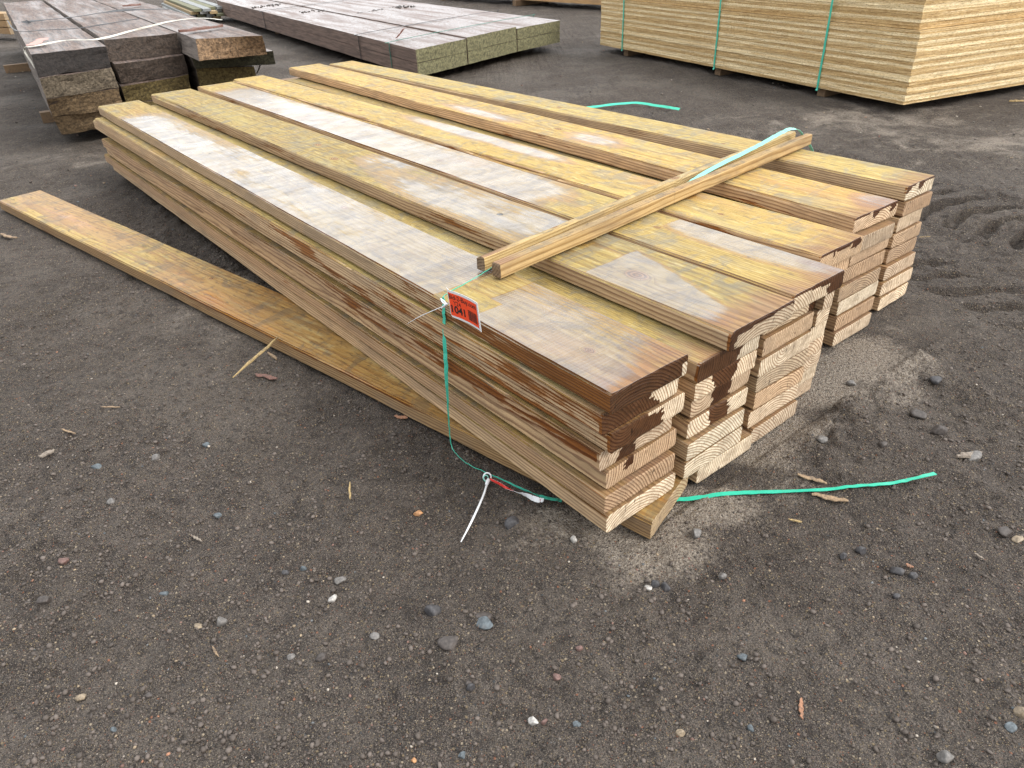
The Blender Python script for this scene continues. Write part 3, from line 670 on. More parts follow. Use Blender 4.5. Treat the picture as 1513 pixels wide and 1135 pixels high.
# ------------------------------------------------------------------ stones and gravel
ICO_V = []; 
def ico():
    t = (1+5**.5)/2
    v = np.array([(-1, t, 0), (1, t, 0), (-1, -t, 0), (1, -t, 0), (0, -1, t), (0, 1, t), (0, -1, -t), (0, 1, -t), (t, 0, -1), (t, 0, 1), (-t, 0, -1), (-t, 0, 1)], float)
    f = [(0, 11, 5), (0, 5, 1), (0, 1, 7), (0, 7, 10), (0, 10, 11), (1, 5, 9), (5, 11, 4), (11, 10, 2), (10, 7, 6), (7, 1, 8), (3, 9, 4), (3, 4, 2), (3, 2, 6), (3, 6, 8), (3, 8, 9), (4, 9, 5), (2, 4, 11), (6, 2, 10), (8, 6, 7), (9, 8, 1)]
    return v/np.linalg.norm(v[0]), np.array(f)
IV, IF = ico()
def subdiv(v, f, n=1):
    for _ in range(n):
        v = list(map(tuple, v)); cache = {}; nf = []
        def mid(a, b):
            k = (min(a, b), max(a, b))
            if k not in cache:
                p = (np.array(v[a])+np.array(v[b]))/2; v.append(tuple(p/np.linalg.norm(p))); cache[k] = len(v)-1
            return cache[k]
        for a, b, c in f:
            x, y, z = mid(a, b), mid(b, c), mid(c, a); nf += [(a, x, z), (b, y, x), (c, z, y), (x, y, z)]
        v = np.array(v); f = np.array(nf)
    return v, f
PALETTE = [((.078, .064, .054), 46), ((.115, .096, .083), 26), ((.13, .115, .10), 9), ((.28, .22, .15), 6), ((.40, .36, .31), 2.2), ((.17, .10, .08), 4), ((.085, .10, .11), 3), ((.30, .15, .09), 1), ((.13, .14, .145), 2.5)]
pc = np.array([p[0] for p in PALETTE]); pw = np.array([p[1] for p in PALETTE], float); pw /= pw.sum()
def rotm(n):
    q = RNG.normal(size=(n, 4)); q /= np.linalg.norm(q, axis=1)[:, None]; w, x, y, z = q.T
    return np.stack([1-2*(y*y+z*z), 2*(x*y-z*w), 2*(x*z+y*w), 2*(x*y+z*w), 1-2*(x*x+z*z), 2*(y*z-x*w), 2*(x*z-y*w), 2*(y*z+x*w), 1-2*(x*x+y*y)], 1).reshape(n, 3, 3)
def in_stack(x, y):
    u, v = UV(x, y); gu = u*.98+(v-.13)*.2; gv = (v-.13)-u*.2048
    return ((u < .02) & (u > -5) & (v > -.0) & (v < 2.12)) | ((gu < .0) & (gu > -4.8) & (gv > -.01) & (gv < .28))
def gravel(name, n, region, smin, smax, power, label, dark=False, dens=None):
    x = RNG.uniform(region[0], region[1], n*2); yv = region[2]+(region[3]-region[2])*RNG.uniform(0, 1, n*2)**1.7
    keep = ~in_stack(x, yv)
    dn = .5+.5*fbm(x*1.6, yv*1.6, 0, 4, 55)*1.8
    dn = dn*np.where(x > .9, .55, 1.)
    keep &= RNG.uniform(0, 1, n*2) < np.clip(dn, .12, 1)
    x = x[keep][:n]; yv = yv[keep][:n]; n = len(x)
    s_ = smin*(smax/smin)**(RNG.uniform(0, 1, n)**power)
    R = rotm(n); base = IV[None]*(1+RNG.uniform(-.22, .28, (n, 12, 1)))*np.stack([np.ones(n), RNG.uniform(.6, 1, n), RNG.uniform(.45, .9, n)], 1)[:, None]
    p = np.einsum('nij,nkj->nki', R, base)*s_[:, None, None]
    p[:, :, 2] *= .7
    z = ground_h(x, yv)+s_*(.30 if dark else .12)
    p += np.stack([x, yv, z], 1)[:, None]
    f = (IF[None]+np.arange(n)[:, None, None]*12).reshape(-1, 3)
    me = bpy.data.meshes.new(name); me.vertices.add(n*12); me.vertices.foreach_set('co', p.ravel())
    me.loops.add(len(f)*3); me.loops.foreach_set('vertex_index', f.ravel().astype(np.int32))
    me.polygons.add(len(f)); me.polygons.foreach_set('loop_start', np.arange(0, len(f)*3, 3, dtype=np.int32)); me.polygons.foreach_set('loop_total', np.full(len(f), 3, dtype=np.int32)); me.update(calc_edges=True)
    ci = RNG.choice(len(pc), n, p=pw) if not dark else RNG.choice(2, n)
    cc = pc[ci]*RNG.uniform(.75, 1.25, (n, 1)); cc = np.concatenate([np.repeat(cc, 12, 0), np.ones((n*12, 1))], 1)
    a_ = me.color_attributes.new('tint', 'FLOAT_COLOR', 'POINT'); a_.data.foreach_set('color', cc.astype(np.float32).ravel())
    o = bpy.data.objects.new(name, me); COL.objects.link(o); me.materials.append(M_STONE)
    o['kind'] = 'stuff'; prop(o, label, 'gravel'); return o
s = NT('pebble'); ct = s.attr('tint').outputs['Color']; nn = s.noise(s.tc.outputs['Object'], 300., 4., .6)
M_STONE = s.fin(Base_Color=s.mix(1., ct, s.mix(nn, (.6, .6, .6), (1.35, 1.3, 1.25)), 'MULTIPLY'), Roughness=.7, Normal=s.bump(nn, .5, .001))
gravel('gravel', 46000, (-2.2, 2.9, .6, 5.2), .0010, .0052, 2.9, 'fine grit and pebbles strewn over the bare soil')
gravel('soil_crumbs', 55000, (-2.2, 2.9, .6, 5.2), .0018, .0085, 3.2, 'small dark crumbs of soil lying all over the ground', dark=True)
gravel('far_gravel', 9000, (-9, 9, 4., 13), .003, .014, 2.2, 'pebbles and crumbs on the soil between the far piles')

SV, SF = subdiv(IV, IF, 2)
def stone_mat(name, col, rough=.6):
    s = NT(name); n = s.noise(s.tc.outputs['Object'], 120., 5., .65); n2 = s.noise(s.tc.outputs['Object'], 30., 3., .5)
    c = s.mix(s.smooth(n, .35, .7), tuple(q*.6 for q in col), tuple(min(1, q*1.25) for q in col)); c = s.mix(s.math('MULTIPLY', s.smooth(n2, .55, .75), .5), c, (.10, .085, .075))
    return s.fin(Base_Color=c, Roughness=rough, Normal=s.bump(n, .5, .0015))
STN = {'dark grey': (.055, .053, .056), 'white': (.45, .43, .40), 'blue grey': (.10, .12, .132), 'rusty orange': (.45, .23, .10), 'reddish': (.17, .10, .085), 'tan': (.28, .22, .15), 'brown': (.065, .054, .048), 'grey': (.17, .16, .15)}
STM = {k: stone_mat('stone_'+k.replace(' ', '_'), v) for k, v in STN.items()}
def stone(px, py, w, h, colr, label, ang=0.):
    """w, h: width and height on the photograph"""
    p = G(px, py); dist = (Vector((0, 0, H))-p).length; k = dist/F*1.03
    a = w*k/2; b = a*.78; cz = max(h*k/2*.8, a*.35)
    seed = int(px*7+py*3)
    v = SV.copy(); n = fbm(v[:, 0]*1.3+seed, v[:, 1]*1.3, v[:, 2]*1.3, 3, seed % 97); v = v*(1+.30*n)[:, None]
    ax = RNG.normal(size=(5, 3)); ax /= np.linalg.norm(ax, axis=1)[:, None]
    for q in ax:                                       # chipped facets
        d = v@q; v = v-np.clip(d-.62, 0, 1)[:, None]*q
    v = v*np.array([a, b, cz])
    o = mesh_obj('stone', v, SF, STM[colr], smooth=True)
    o.location = (p.x, p.y, float(ground_h(np.array([p.x]), np.array([p.y]))[0])+cz*.32); o.rotation_euler = (random.uniform(-.3, .3), random.uniform(-.3, .3), ang)
    return prop(o, label, 'stone', 'loose stones on the soil')
stones = [
 (640, 912, 24, 26, 'dark grey', 'round dark pebble left of the pair of dark stones in the foreground'), (714, 917, 26, 12, 'brown', 'flat brown stone leaning on a wet blue-grey one'), (717, 930, 28, 16, 'blue grey', 'wet blue-grey stone under a flat brown one'),
 (665, 957, 34, 18, 'brown', 'broad dark stone nearest below the blue-grey one'), (502, 856, 16, 15, 'grey', 'light grey angular pebble just above the whitish pink one'), (492, 885, 15, 12, 'white', 'whitish pebble below the light grey angular one'),
 (759, 778, 28, 17, 'dark grey', 'flat black square chip of stone between cable tie and plank corner'), (619, 761, 15, 12, 'rusty orange', 'rusty orange pebble left of the cable tie tail'), (1029, 792, 18, 19, 'grey', 'pale lump of stone just right of the golden board end'),
 (847, 803, 10, 16, 'white', 'white crumbly stone at the edge of the pale mud'), (957, 871, 12, 9, 'white', 'small white pebble below the pale mud'), (968, 868, 13, 18, 'dark grey', 'dark stone beside the small white pebble'), (983, 871, 14, 18, 'dark grey', 'right one of two dark stones below the pale mud'),
 (1067, 855, 13, 13, 'grey', 'round grey pebble in the dark crumbs'), (142, 687, 14, 9, 'blue grey', 'bright blue-grey pebble at the left'), (230, 677, 14, 11, 'grey', 'pale pebble right of the blue-grey one at the left'), (303, 654, 11, 10, 'blue grey', 'small blue pebble high on the left soil'),
 (320, 758, 14, 9, 'blue grey', 'blue-grey pebble in the left foreground'), (93, 826, 14, 12, 'reddish', 'pink stone at the lower left'), (422, 849, 11, 10, 'dark grey', 'small dark glossy pebble left of the light grey one'), (448, 842, 10, 12, 'blue grey', 'slate-blue pebble among gravel'),
 (241, 873, 12, 9, 'blue grey', 'dark slate pebble at the left foreground'), (64, 884, 18, 14, 'brown', 'brown stone at the left border'), (117, 1026, 13, 12, 'tan', 'tan pebble in the lower left corner'), (167, 1078, 9, 9, 'blue grey', 'tiny blue pebble at the bottom left'), (220, 1028, 11, 10, 'brown', 'brown pebble at the bottom left'),
 (1098, 971, 15, 13, 'blue grey', 'blue-grey pebble at the lower right'), (1108, 1079, 11, 11, 'blue grey', 'blue-grey pebble above the bottom edge'), (1397, 1120, 19, 18, 'grey', 'shiny grey stone at the bottom right'), (1494, 1074, 14, 12, 'blue grey', 'pale blue stone at the right border'), (1508, 1054, 16, 18, 'tan', 'tan stone cut by the right border'),
 (1005, 1085, 12, 12, 'tan', 'tan pebble at the bottom centre'), (1244, 826, 12, 13, 'dark grey', 'dark angular stone right of centre'), (1271, 815, 15, 18, 'dark grey', 'larger dark angular stone beside another'), (1326, 845, 20, 12, 'dark grey', 'long grey stone in a cluster by the orange chip'), (1348, 853, 12, 12, 'dark grey', 'right stone of the cluster by the orange chip'),
 (1323, 884, 11, 10, 'dark grey', 'small dark stone below the cluster'), (1382, 563, 18, 12, 'dark grey', 'dark round clod right of the stack'), (1386, 635, 22, 18, 'brown', 'mud clod right of the stack'), (1358, 613, 24, 14, 'brown', 'rough mud clod with a sunlit rim'), (1258, 565, 14, 11, 'grey', 'pale pebble in the mud beside the stack'),
 (1483, 790, 20, 13, 'brown', 'flat brown stone by the right border'), (1503, 800, 13, 9, 'tan', 'pale flat stone by the right border'), (855, 967, 10, 12, 'reddish', 'pinkish pebble right of centre'), (823, 1005, 13, 14, 'reddish', 'reddish stone in the foreground'), (852, 1070, 13, 13, 'blue grey', 'dark blue pebble near the bottom'),
 (683, 1117, 12, 11, 'blue grey', 'dark blue pebble at the bottom edge'), (611, 1123, 8, 9, 'rusty orange', 'orange pebble at the bottom edge'), (789, 1066, 15, 15, 'white', 'chalky white stone near the bottom'), (804, 1068, 10, 14, 'reddish', 'red stone next to the chalky white one'), (695, 1020, 14, 18, 'dark grey', 'dark cracked clod in the foreground'),
 (555, 948, 14, 18, 'grey', 'upright grey stone left of the dark pebbles'), (478, 980, 16, 12, 'brown', 'brown elongated stone in the foreground'), (430, 973, 14, 11, 'grey', 'grey stone left in the foreground'), (693, 1015, 10, 10, 'brown', 'small brown crumb above the cracked clod'), (326, 918, 15, 18, 'grey', 'mottled grey stone at lower left'), (294, 923, 14, 8, 'tan', 'pale flat pebble at lower left'),
 (1210, 660, 22, 12, 'grey', 'mud crust flake beside the stack foot'), (1436, 676, 30, 10, 'grey', 'grey stone flake at the right'), (1300, 668, 14, 9, 'brown', 'brown crumb right of the stack'), (165, 742, 12, 12, 'grey', 'grey pebble on the left soil')]
for n_, (a, b, w, h, cc, lab) in enumerate(stones): stone(a, b, w, h, cc, lab, random.uniform(-.5, .5))

# ------------------------------------------------------------------ splinters, chips and bark
def chip(name, p0, p1, wd, mat, label, cat, th=.003, lift=.004, taper=.35, bend=.0):
    a = np.array(p0); b = np.array(p1); d = b-a; L = np.linalg.norm(d); t = d/L; side = np.cross(t, Z3); side /= np.linalg.norm(side); up = np.cross(side, t)
    v = []; n = 9
    rr = random.Random(int(L*1e5))
    for i in range(n):
        s_ = i/(n-1); w = wd*.72*(1-(1-taper)*abs(2*s_-1)**2.2)*(1+.25*rr.uniform(-1, 1)); c = a+d*s_+up*(lift+bend*math.sin(s_*3.14))+side*wd*.15*rr.uniform(-1, 1)
        e = th*(1+.3*rr.uniform(-1, 1))
        for sx, sz in ((-1, 0), (1, .2), (.85, 1), (-.8, 1.1)): v.append(c+side*w*.5*sx+up*e*sz)
    f = []
    for i in range(n-1):
        for k in range(4): f.append((i*4+k, i*4+(k+1) % 4, i*4+4+(k+1) % 4, i*4+4+k))
    f += [(3, 2, 1, 0), tuple((n-1)*4+k for k in range(4))]
    return prop(mesh_obj(name, v, f, mat), label, cat)
def chipmat(name, col):
    s = NT(name); x, y, z = s.sep(s.tc.outputs['Object']); n = s.noise(s.comb(x, y, z), 220., 4., .65)
    n3 = s.noise(s.tc.outputs['Object'], 60., 3., .6); cc_ = s.mix(s.smooth(n, .3, .7), tuple(q*.45 for q in col), col); cc_ = s.mix(s.math('MULTIPLY', s.smooth(n3, .5, .65), .6), cc_, (.09, .07, .055))
    return s.fin(Base_Color=cc_, Roughness=.8, Normal=s.bump(n, .6, .001))
C_Y = chipmat('splinter_yellow', (.50, .36, .16)); C_T = chipmat('splinter_tan', (.36, .25, .15)); C_O = chipmat('bark_orange', (.42, .21, .12)); C_R = chipmat('bark_red', (.22, .11, .085)); C_G = chipmat('splinter_grey', (.30, .25, .20))
def GG(a, b, z=0.): p = G(a, b, z); return np.array((p.x, p.y, max(float(ground_h(np.array([p.x]), np.array([p.y]))[0]), -.01)+z+.002))
chip('splinter', G(345, 560, .004), G(413, 500, .062), .020, C_Y, 'long yellow splinter leaning against the golden board', 'splinter', .005, taper=.15)
chip('splinter', GG(396, 522), GG(410, 534), .018, C_T, 'short tan splinter beside the long yellow one', 'splinter', .006)
chip('bark_chip', GG(377, 552), GG(409, 559), .030, C_R, 'flat reddish bark chip below the yellow splinter', 'bark chip', .004)
chip('splinter', GG(0, 346), GG(24, 352), .035, C_T, 'pale splinter at the left border', 'splinter', .006)
chip('splinter', GG(518, 718), GG(519, 747), .009, C_Y, 'small upright yellow splinter in the left foreground', 'splinter')
chip('splinter', GG(1198, 735), GG(1252, 745), .026, C_T, 'curved tan splinter under the green strap end', 'splinter')
chip('splinter', GG(1175, 712), GG(1220, 719), .024, C_T, 'tan splinter above the green strap end', 'splinter')
chip('splinter', GG(1164, 771), GG(1184, 773), .010, C_Y, 'small pale splinter below the green strap', 'splinter')
chip('bark_chip', GG(1183, 1032), GG(1184, 1067), .012, C_O, 'orange bark strip standing out in the lower right', 'bark chip')
chip('bark_chip', GG(1337, 838), GG(1348, 843), .014, C_O, 'small orange chip above a dark stone cluster', 'bark chip')
chip('bark_chip', GG(583, 615), GG(602, 618), .022, C_O, 'orange-brown bark flake beside the golden board', 'bark chip')
chip('splinter', GG(282, 791), GG(298, 799), .010, C_G, 'pale twisted splinter in the left foreground', 'splinter')
chip('splinter', GG(150, 604), GG(178, 603), .008, C_T, 'thin tan splinter on the left soil', 'splinter')
chip('splinter', GG(91, 634), GG(111, 640), .010, C_T, 'thin brown splinter on the left soil', 'splinter')
chip('splinter', GG(314, 955), GG(323, 972), .007, C_T, 'short tan splinter at the lower left', 'splinter')
chip('bark_chip', GG(58, 675), GG(80, 664), .030, C_G, 'pale crumbly flake at the left', 'bark chip', .005)
chip('splinter', GG(1410, 684), GG(1450, 670), .028, C_G, 'long grey-brown wood flake at the right', 'splinter', .008)
chip('splinter', GG(1490, 154), GG(1513, 154), .04, C_Y, 'yellow splinter by the panel pile at the right border', 'splinter', .01)
chip('splinter', W(-.262, 2.04, 4.0*T), W(-.235, 2.075, 4.02*T), .004, C_Y, 'tiny splinter sticking out of the rear column', 'splinter', .002)
chip('splinter', GG(1438, 823), GG(1452, 832), .008, C_G, 'thin dark twig at the right', 'splinter')

# ------------------------------------------------------------------ beams of the two weathered piles
def beam_material(name, topc, topc2, sidec, wetc, rough_top, crackiness):
    s = NT(name); P = s.tc.outputs['Object']; x, y, z = s.sep(P); rnd = s.math('MULTIPLY', s.oi.outputs['Random'], 41.)
    nx, ny, nz = s.sep(s.tc.outputs['Normal'])
    isend = s.math('GREATER_THAN', s.math('ABSOLUTE', nx), .62); istop = s.math('GREATER_THAN', s.math('ABSOLUTE', nz), .7)
    X = s.math('ADD', x, rnd)
    g = s.noise(s.comb(s.math('MULTIPLY', X, 2.2), s.math('MULTIPLY', y, 38.), s.math('MULTIPLY', z, 38.)), 1., 6., .7, .6)
    g2 = s.noise(s.comb(s.math('MULTIPLY', X, 14.), s.math('MULTIPLY', y, 42.), s.math('MULTIPLY', z, 42.)), 1., 6., .78, .8)
    b = s.noise(s.comb(s.math('MULTIPLY', X, .5), s.math('MULTIPLY', y, 5.), z), 1.3, 4., .6)
    ct = s.mix(s.smooth(g2, .42, .60), topc, topc2); ct = s.mix(s.math('MULTIPLY', s.smooth(g, .50, .58), crackiness), ct, (.03, .024, .022)); ct = s.mix(s.math('MULTIPLY', s.smooth(b, .5, .7), .6), ct, (.15, .10, .08))
    cs = s.mix(s.smooth(g, .35, .65), sidec, tuple(q*.45 for q in sidec))
    e1 = s.noise(P, 44., 6., .75, .3); e2 = s.noise(P, 70., 4., .7); ec = s.oi.outputs['Color']
    ce = s.mix(1., ec, s.mix(s.smooth(e1, .38, .62), (.5, .46, .42), (1.5, 1.42, 1.3)), 'MULTIPLY'); ce = s.mix(s.math('MULTIPLY', s.smooth(e2, .55, .68), .7), ce, (.03, .026, .02))
    c = s.mix(istop, cs, ct); c = s.mix(isend, c, ce)
    film = s.math('MULTIPLY', s.math('MULTIPLY', istop, s.smooth(b, wetc+.1, wetc-.35)), s.smooth(g2, .70, .45))
    h = s.math('ADD', g2, s.math('ADD', g, s.math('MULTIPLY', s.math('MULTIPLY', isend, e2), 1.5)))
    return s.fin(Base_Color=c, Roughness=s.mixf(film, .8, rough_top), Coat_Weight=s.math('MULTIPLY', film, .22 if crackiness > .6 else .24), Coat_Roughness=rough_top, Coat_IOR=1.5, Normal=s.bump(h, .7, .016 if crackiness > .6 else .003))
M_BA = beam_material('weathered_beam', (.085, .056, .044), (.22, .160, .130), (.22, .18, .15), .60, .32, .75)
M_BC = beam_material('brown_beam', (.105, .066, .050), (.145, .095, .075), (.23, .155, .12), .74, .22, .25)
def beam(name, TL, TR, BR, BL, back, mat, color, label, group, rough=.006, seed=1, cut=None):
    """near end given by its four corners, the rest runs to the back; the mesh lies along its own x axis"""
    TL, TR, BR, BL = [np.array(q, float) for q in (TL, TR, BR, BL)]; back = np.array(back, float); L = np.linalg.norm(back); ax = back/L
    rz = math.atan2(-ax[1], -ax[0]); R = np.array([[math.cos(rz), math.sin(rz), 0], [-math.sin(rz), math.cos(rz), 0], [0, 0, 1]])
    org = BL.copy(); xs_ = np.concatenate([[0, .02], np.linspace(.15, 1, 40)*L])
    # cross-section with a fixed right-angled shape from the near end
    nj, nk = 12, 6; v = []; idx = {}; f = []
    def P(i, j, k):
        q = (i, j, k)
        if q not in idx:
            s_, t_ = j/nj, k/nk; p = (BL*(1-s_)+BR*s_)*(1-t_)+(TL*(1-s_)+TR*s_)*t_
            p = p+ax*xs_[i]; idx[q] = len(v); v.append(p)
        return idx[q]
    nxs = len(xs_)
    for i in range(nxs-1):
        for j in range(nj): f.append((P(i, j, nk), P(i, j+1, nk), P(i+1, j+1, nk), P(i+1, j, nk))); f.append((P(i, j, 0), P(i+1, j, 0), P(i+1, j+1, 0), P(i, j+1, 0)))
        for k in range(nk): f.append((P(i, 0, k), P(i, 0, k+1), P(i+1, 0, k+1), P(i+1, 0, k))); f.append((P(i, nj, k), P(i+1, nj, k), P(i+1, nj, k+1), P(i, nj, k+1)))
    for j in range(nj):
        for k in range(nk): f.append((P(0, j, k), P(0, j+1, k), P(0, j+1, k+1), P(0, j, k+1))); f.append((P(nxs-1, j, k), P(nxs-1, j, k+1), P(nxs-1, j+1, k+1), P(nxs-1, j+1, k)))
    v = (np.array(v)-org)@R.T
    n1 = fbm(v[:, 0]*3, v[:, 1]*9+seed, v[:, 2]*9, 4, seed); n2 = fbm(v[:, 0]*3+9, v[:, 1]*9+seed, v[:, 2]*9, 4, seed+40)
    v[:, 2] += rough*n1; v[:, 1] += rough*n2; v[:, 0] += rough*1.5*fbm(v[:, 0], v[:, 1]*14, v[:, 2]*20, 3, seed+3)
    o = mesh_obj(name, v, f, mat); o.location = org; o.rotation_euler = (0, 0, rz); o.color = (*color, 1)
    return prop(o, label.replace('beam', 'timber'), 'timber', group.replace('beams', 'timbers'))
GA = 'weathered beams in the far left pile'; dA = (-4.3, 7.1, 0)
bk = (.022, .018, .017); dk = (.06, .045, .036); ol = (.17, .135, .055); tn = (.20, .145, .085); gy = (.17, .145, .11)
g_ = .004
A = [('A11', (-3.56, 6.06, .73), (-3.15, 6.42, .722), (-3.15, 6.40, .574), (-3.53, 6.00, .574), bk, 'charred black beam end on top of the far left pile'),
 ('A12', (-3.50, 5.97, .57), (-3.14, 6.38, .57), (-3.15, 6.43, .414), (-3.54, 6.03, .414), gy, 'grey cracked beam under the black one, far left pile'),
 ('A13', (-3.545, 6.03, .41), (-3.15, 6.42, .41), (-3.17, 6.45, .254), (-3.62, 6.15, .254), tn, 'tan-ended beam second from the ground, far left pile'),
 ('A14', (-3.62, 6.16, .25), (-3.20, 6.50, .25), (-3.20, 6.52, .09), (-3.67, 6.28, .09), tn, 'tan-ended beam at the bottom left of the far left pile'),
 ('A21', (-3.335, 6.80, .735), (-2.80, 7.04, .74), (-2.81, 7.06, .574), (-3.30, 6.72, .574), dk, 'purplish brown beam end, middle of the top row, far left pile'),
 ('A22', (-3.19, 6.56, .57), (-2.76, 6.97, .57), (-2.775, 7.00, .414), (-3.20, 6.60, .414), dk, 'dark brown beam in the middle column, far left pile'),
 ('A23', (-3.16, 6.50, .41), (-2.755, 6.95, .41), (-2.80, 7.02, .254), (-3.20, 6.58, .254), ol, 'mossy yellow beam in the middle column, far left pile'),
 ('A24', (-3.18, 6.54, .25), (-2.78, 7.00, .25), (-2.80, 7.02, .09), (-3.2, 6.58, .09), ol, 'mossy bottom beam in the middle column, far left pile'),
 ('A31', (-2.478, 6.577, .735), (-1.925, 6.57, .735), (-1.95, 6.70, .578), (-2.46, 6.49, .578), (.24, .16, .095), 'brown cracked beam jutting out over the right of the far left pile'),
 ('A32', (-2.70, 6.95, .57), (-1.99, 7.02, .57), (-2.00, 7.08, .45), (-2.70, 7.0, .45), (.05, .05, .028), 'dark mossy beam under the jutting one, far left pile'),
 ('A33', (-2.72, 7.06, .445), (-2.27, 7.30, .41), (-2.28, 7.34, .254), (-2.74, 7.10, .254), ol, 'yellow mossy beam low in the right column, far left pile'),
 ('A34', (-2.72, 7.10, .25), (-2.28, 7.36, .25), (-2.28, 7.38, .09), (-2.74, 7.12, .09), ol, 'bottom beam of the right column, far left pile')]
for n_, (nm, TL, TR, BR, BL, cc, lab) in enumerate(A): beam('timber', TL, TR, BR, BL, dA, M_BA, cc, lab, GA, .010, 3+n_*5)
GC = 'brown beams in the low middle pile'; dC = (-5.15, 9.4, 0); gr = (.15, .15, .085)
Cc = [(( -.853, 8.29), (-.335, 9.02), (.262, 9.86), (.862, 10.60))]
NLs = Cc[0]
names = ['left', 'middle', 'right']
for k in range(3):
    a = np.array(NLs[k]); b = np.array(NLs[k+1]); d = (b-a)/np.linalg.norm(b-a); b = b-d*.016
    for lvl, (z0, z1) in enumerate(((.1, .233), (.237, .37+(0, .012, -.008)[k]))):
        beam('timber', (*a, z1), (*b, z1), (*b, z0), (*a, z0), dC, M_BC, gr, '%s beam of the %s row, green mossy end, low brown pile' % (names[k], ('bottom', 'top')[lvl]), GC, .004, 70+k*7+lvl)
# bearers under the piles
M_BLK = chipmat('bearer_wood', (.28, .18, .10))
def block(name, c, sx, sy, sz, rz, mat, label, cat, group=None):
    v, f = box_lattice(np.linspace(-sx/2, sx/2, 6), np.linspace(-sy/2, sy/2, 4), np.linspace(0, sz, 4)); v = v+np.stack([fbm(v[:, 0]*9+c[0], v[:, 1]*9, v[:, 2]*9, 3, q) for q in (1, 2, 3)], 1)*.004
    o = mesh_obj(name, v, f, mat); o.location = c; o.rotation_euler = (0, 0, rz); return prop(o, label, cat, group)
ra = math.atan2(.39, .62)
block('bearer', (-3.22, 8.09, -.01), 2.84, .10, .098, ra, M_BLK, 'front wooden bearer under the far left beams', 'bearer', 'bearers under the piles')
block('bearer', (-5.56, 11.7, -.01), 3.0, .12, .098, ra, M_BLK, 'rear orange-brown bearer poking out left of the far beams', 'bearer', 'bearers under the piles')
rcx = math.atan2(.9, .75)
block('bearer', (-.35, 9.95, -.01), 2.2, .10, .108, rcx, M_BLK, 'front bearer under the low brown pile', 'bearer', 'bearers under the piles')
block('bearer', (-3.2, 15.1, -.01), 2.2, .10, .108, rcx, M_BLK, 'rear bearer under the low brown pile', 'bearer', 'bearers under the piles')
# straps on those piles
def line(name, pts, w, mat, label, th=.003, wd_=(0, 1, .1)):
    return prop(ribbon(name, [np.array(p, float) for p in pts], [w]*len(pts), [wd_]*len(pts), mat, th=th, n=4), label, 'strap')
def gz(px, py, z): p = G(px, py, z); return (p.x, p.y, p.z)
c4 = lambda x, y, z=.747: gz(x/3.602, y/3.602, z)
line('pale_strap', [(-3.70, 6.30, .60), c4(128, 262, .72), c4(185, 246), c4(350, 215), c4(450, 214, .755), c4(545, 205), c4(700, 165), c4(870, 122), c4(1000, 101), c4(1100, 98), c4(1180, 106)], .016, M_STRING, 'thin pale strap curving over the far left beams')
line('black_strap', [c4(120, 120, .75), c4(180, 112), c4(300, 100), c4(400, 90, .76), c4(560, 65, .79), c4(700, 52, .78), c4(900, 48)], .035, M_BLACK, 'broad black strap lifted off the far left beams')
line('black_strap', [c4(40, 110, .70), c4(90, 165, .76), c4(260, 158), c4(420, 150), c4(620, 118), c4(740, 100)], .012, M_BLACK, 'narrow dark strap lying across the far left beams')
line('black_strap', [c4(1385, 345, .5), c4(1376, 370, .4), c4(1366, 392, .30)], .012, M_BLACK, 'loose black strap end hanging off the right of the far left pile', wd_=(1, 0, 0))
c5 = lambda x, y, z=.376: gz(300+x/2.5217, y/2.5217, z)
eC = (np.array(NLs[1])-np.array(NLs[0])); 
def around_C(t, name_lab, mat, w):
    """a strap round the low pile at distance t from its near end"""
    ax = np.array(dC[:2])/np.linalg.norm(dC[:2]); perp = np.array([-ax[1], ax[0]]); 
    a = np.array(NLs[0])+ax*t
    full = np.array(NLs[3])-np.array(NLs[0]); wdt = abs(full@np.array([ax[1], -ax[0]])); pr = np.array([ax[1], -ax[0]])
    o_ = -pr*.012
    P_ = [(*(a+o_), .09), (*(a+o_), .23), (*(a+o_), .36), (*(a+full*.015), .384), (*(a+full*.5), .392), (*(a+full*.98), .384), (*(a+full*1.01), .36), (*(a+full*1.01), .09)]
    sk = (full@ax)
    P_ = [(p[0], p[1], p[2]) for p in P_]
    prop(ribbon('steel_strap', P_, [w]*8, [(*ax, 0)]*8, mat, th=.004, n=5), name_lab, 'strap')
around_C(.72, 'green strap nearest the mossy ends of the low brown pile', M_DGREEN, .014)
around_C(1.75, 'second dark strap round the low brown pile', M_BLACK, .016)
around_C(6.6, 'black strap round the far part of the low brown pile', M_BLACK, .02)
a = np.array(c5(722, 143, .375)); b = a+np.array([.10, -.05, .10])
chip('lot_tag', a, b, .07, M_PINK, 'faded pink card tag sticking up from the low brown pile', 'tag', .002, taper=.8)
a = np.array(c4(160, 245)); b = a+np.array([-.03, .30, .02])
chip('lot_tag', a, b, .11, M_PINK, 'faded pinkish card lying on the far left beams', 'tag', .002, taper=.9)
chip('bark_piece', c4(960, 178), c4(1190, 148), .10, C_R, 'ragged brown bark piece on the jutting far left beam', 'bark', .02, taper=.3)
chip('bark_piece', c4(655, 38), c4(750, 32), .16, C_R, 'brown bark scrap far back on the left pile', 'bark', .02, taper=.4)
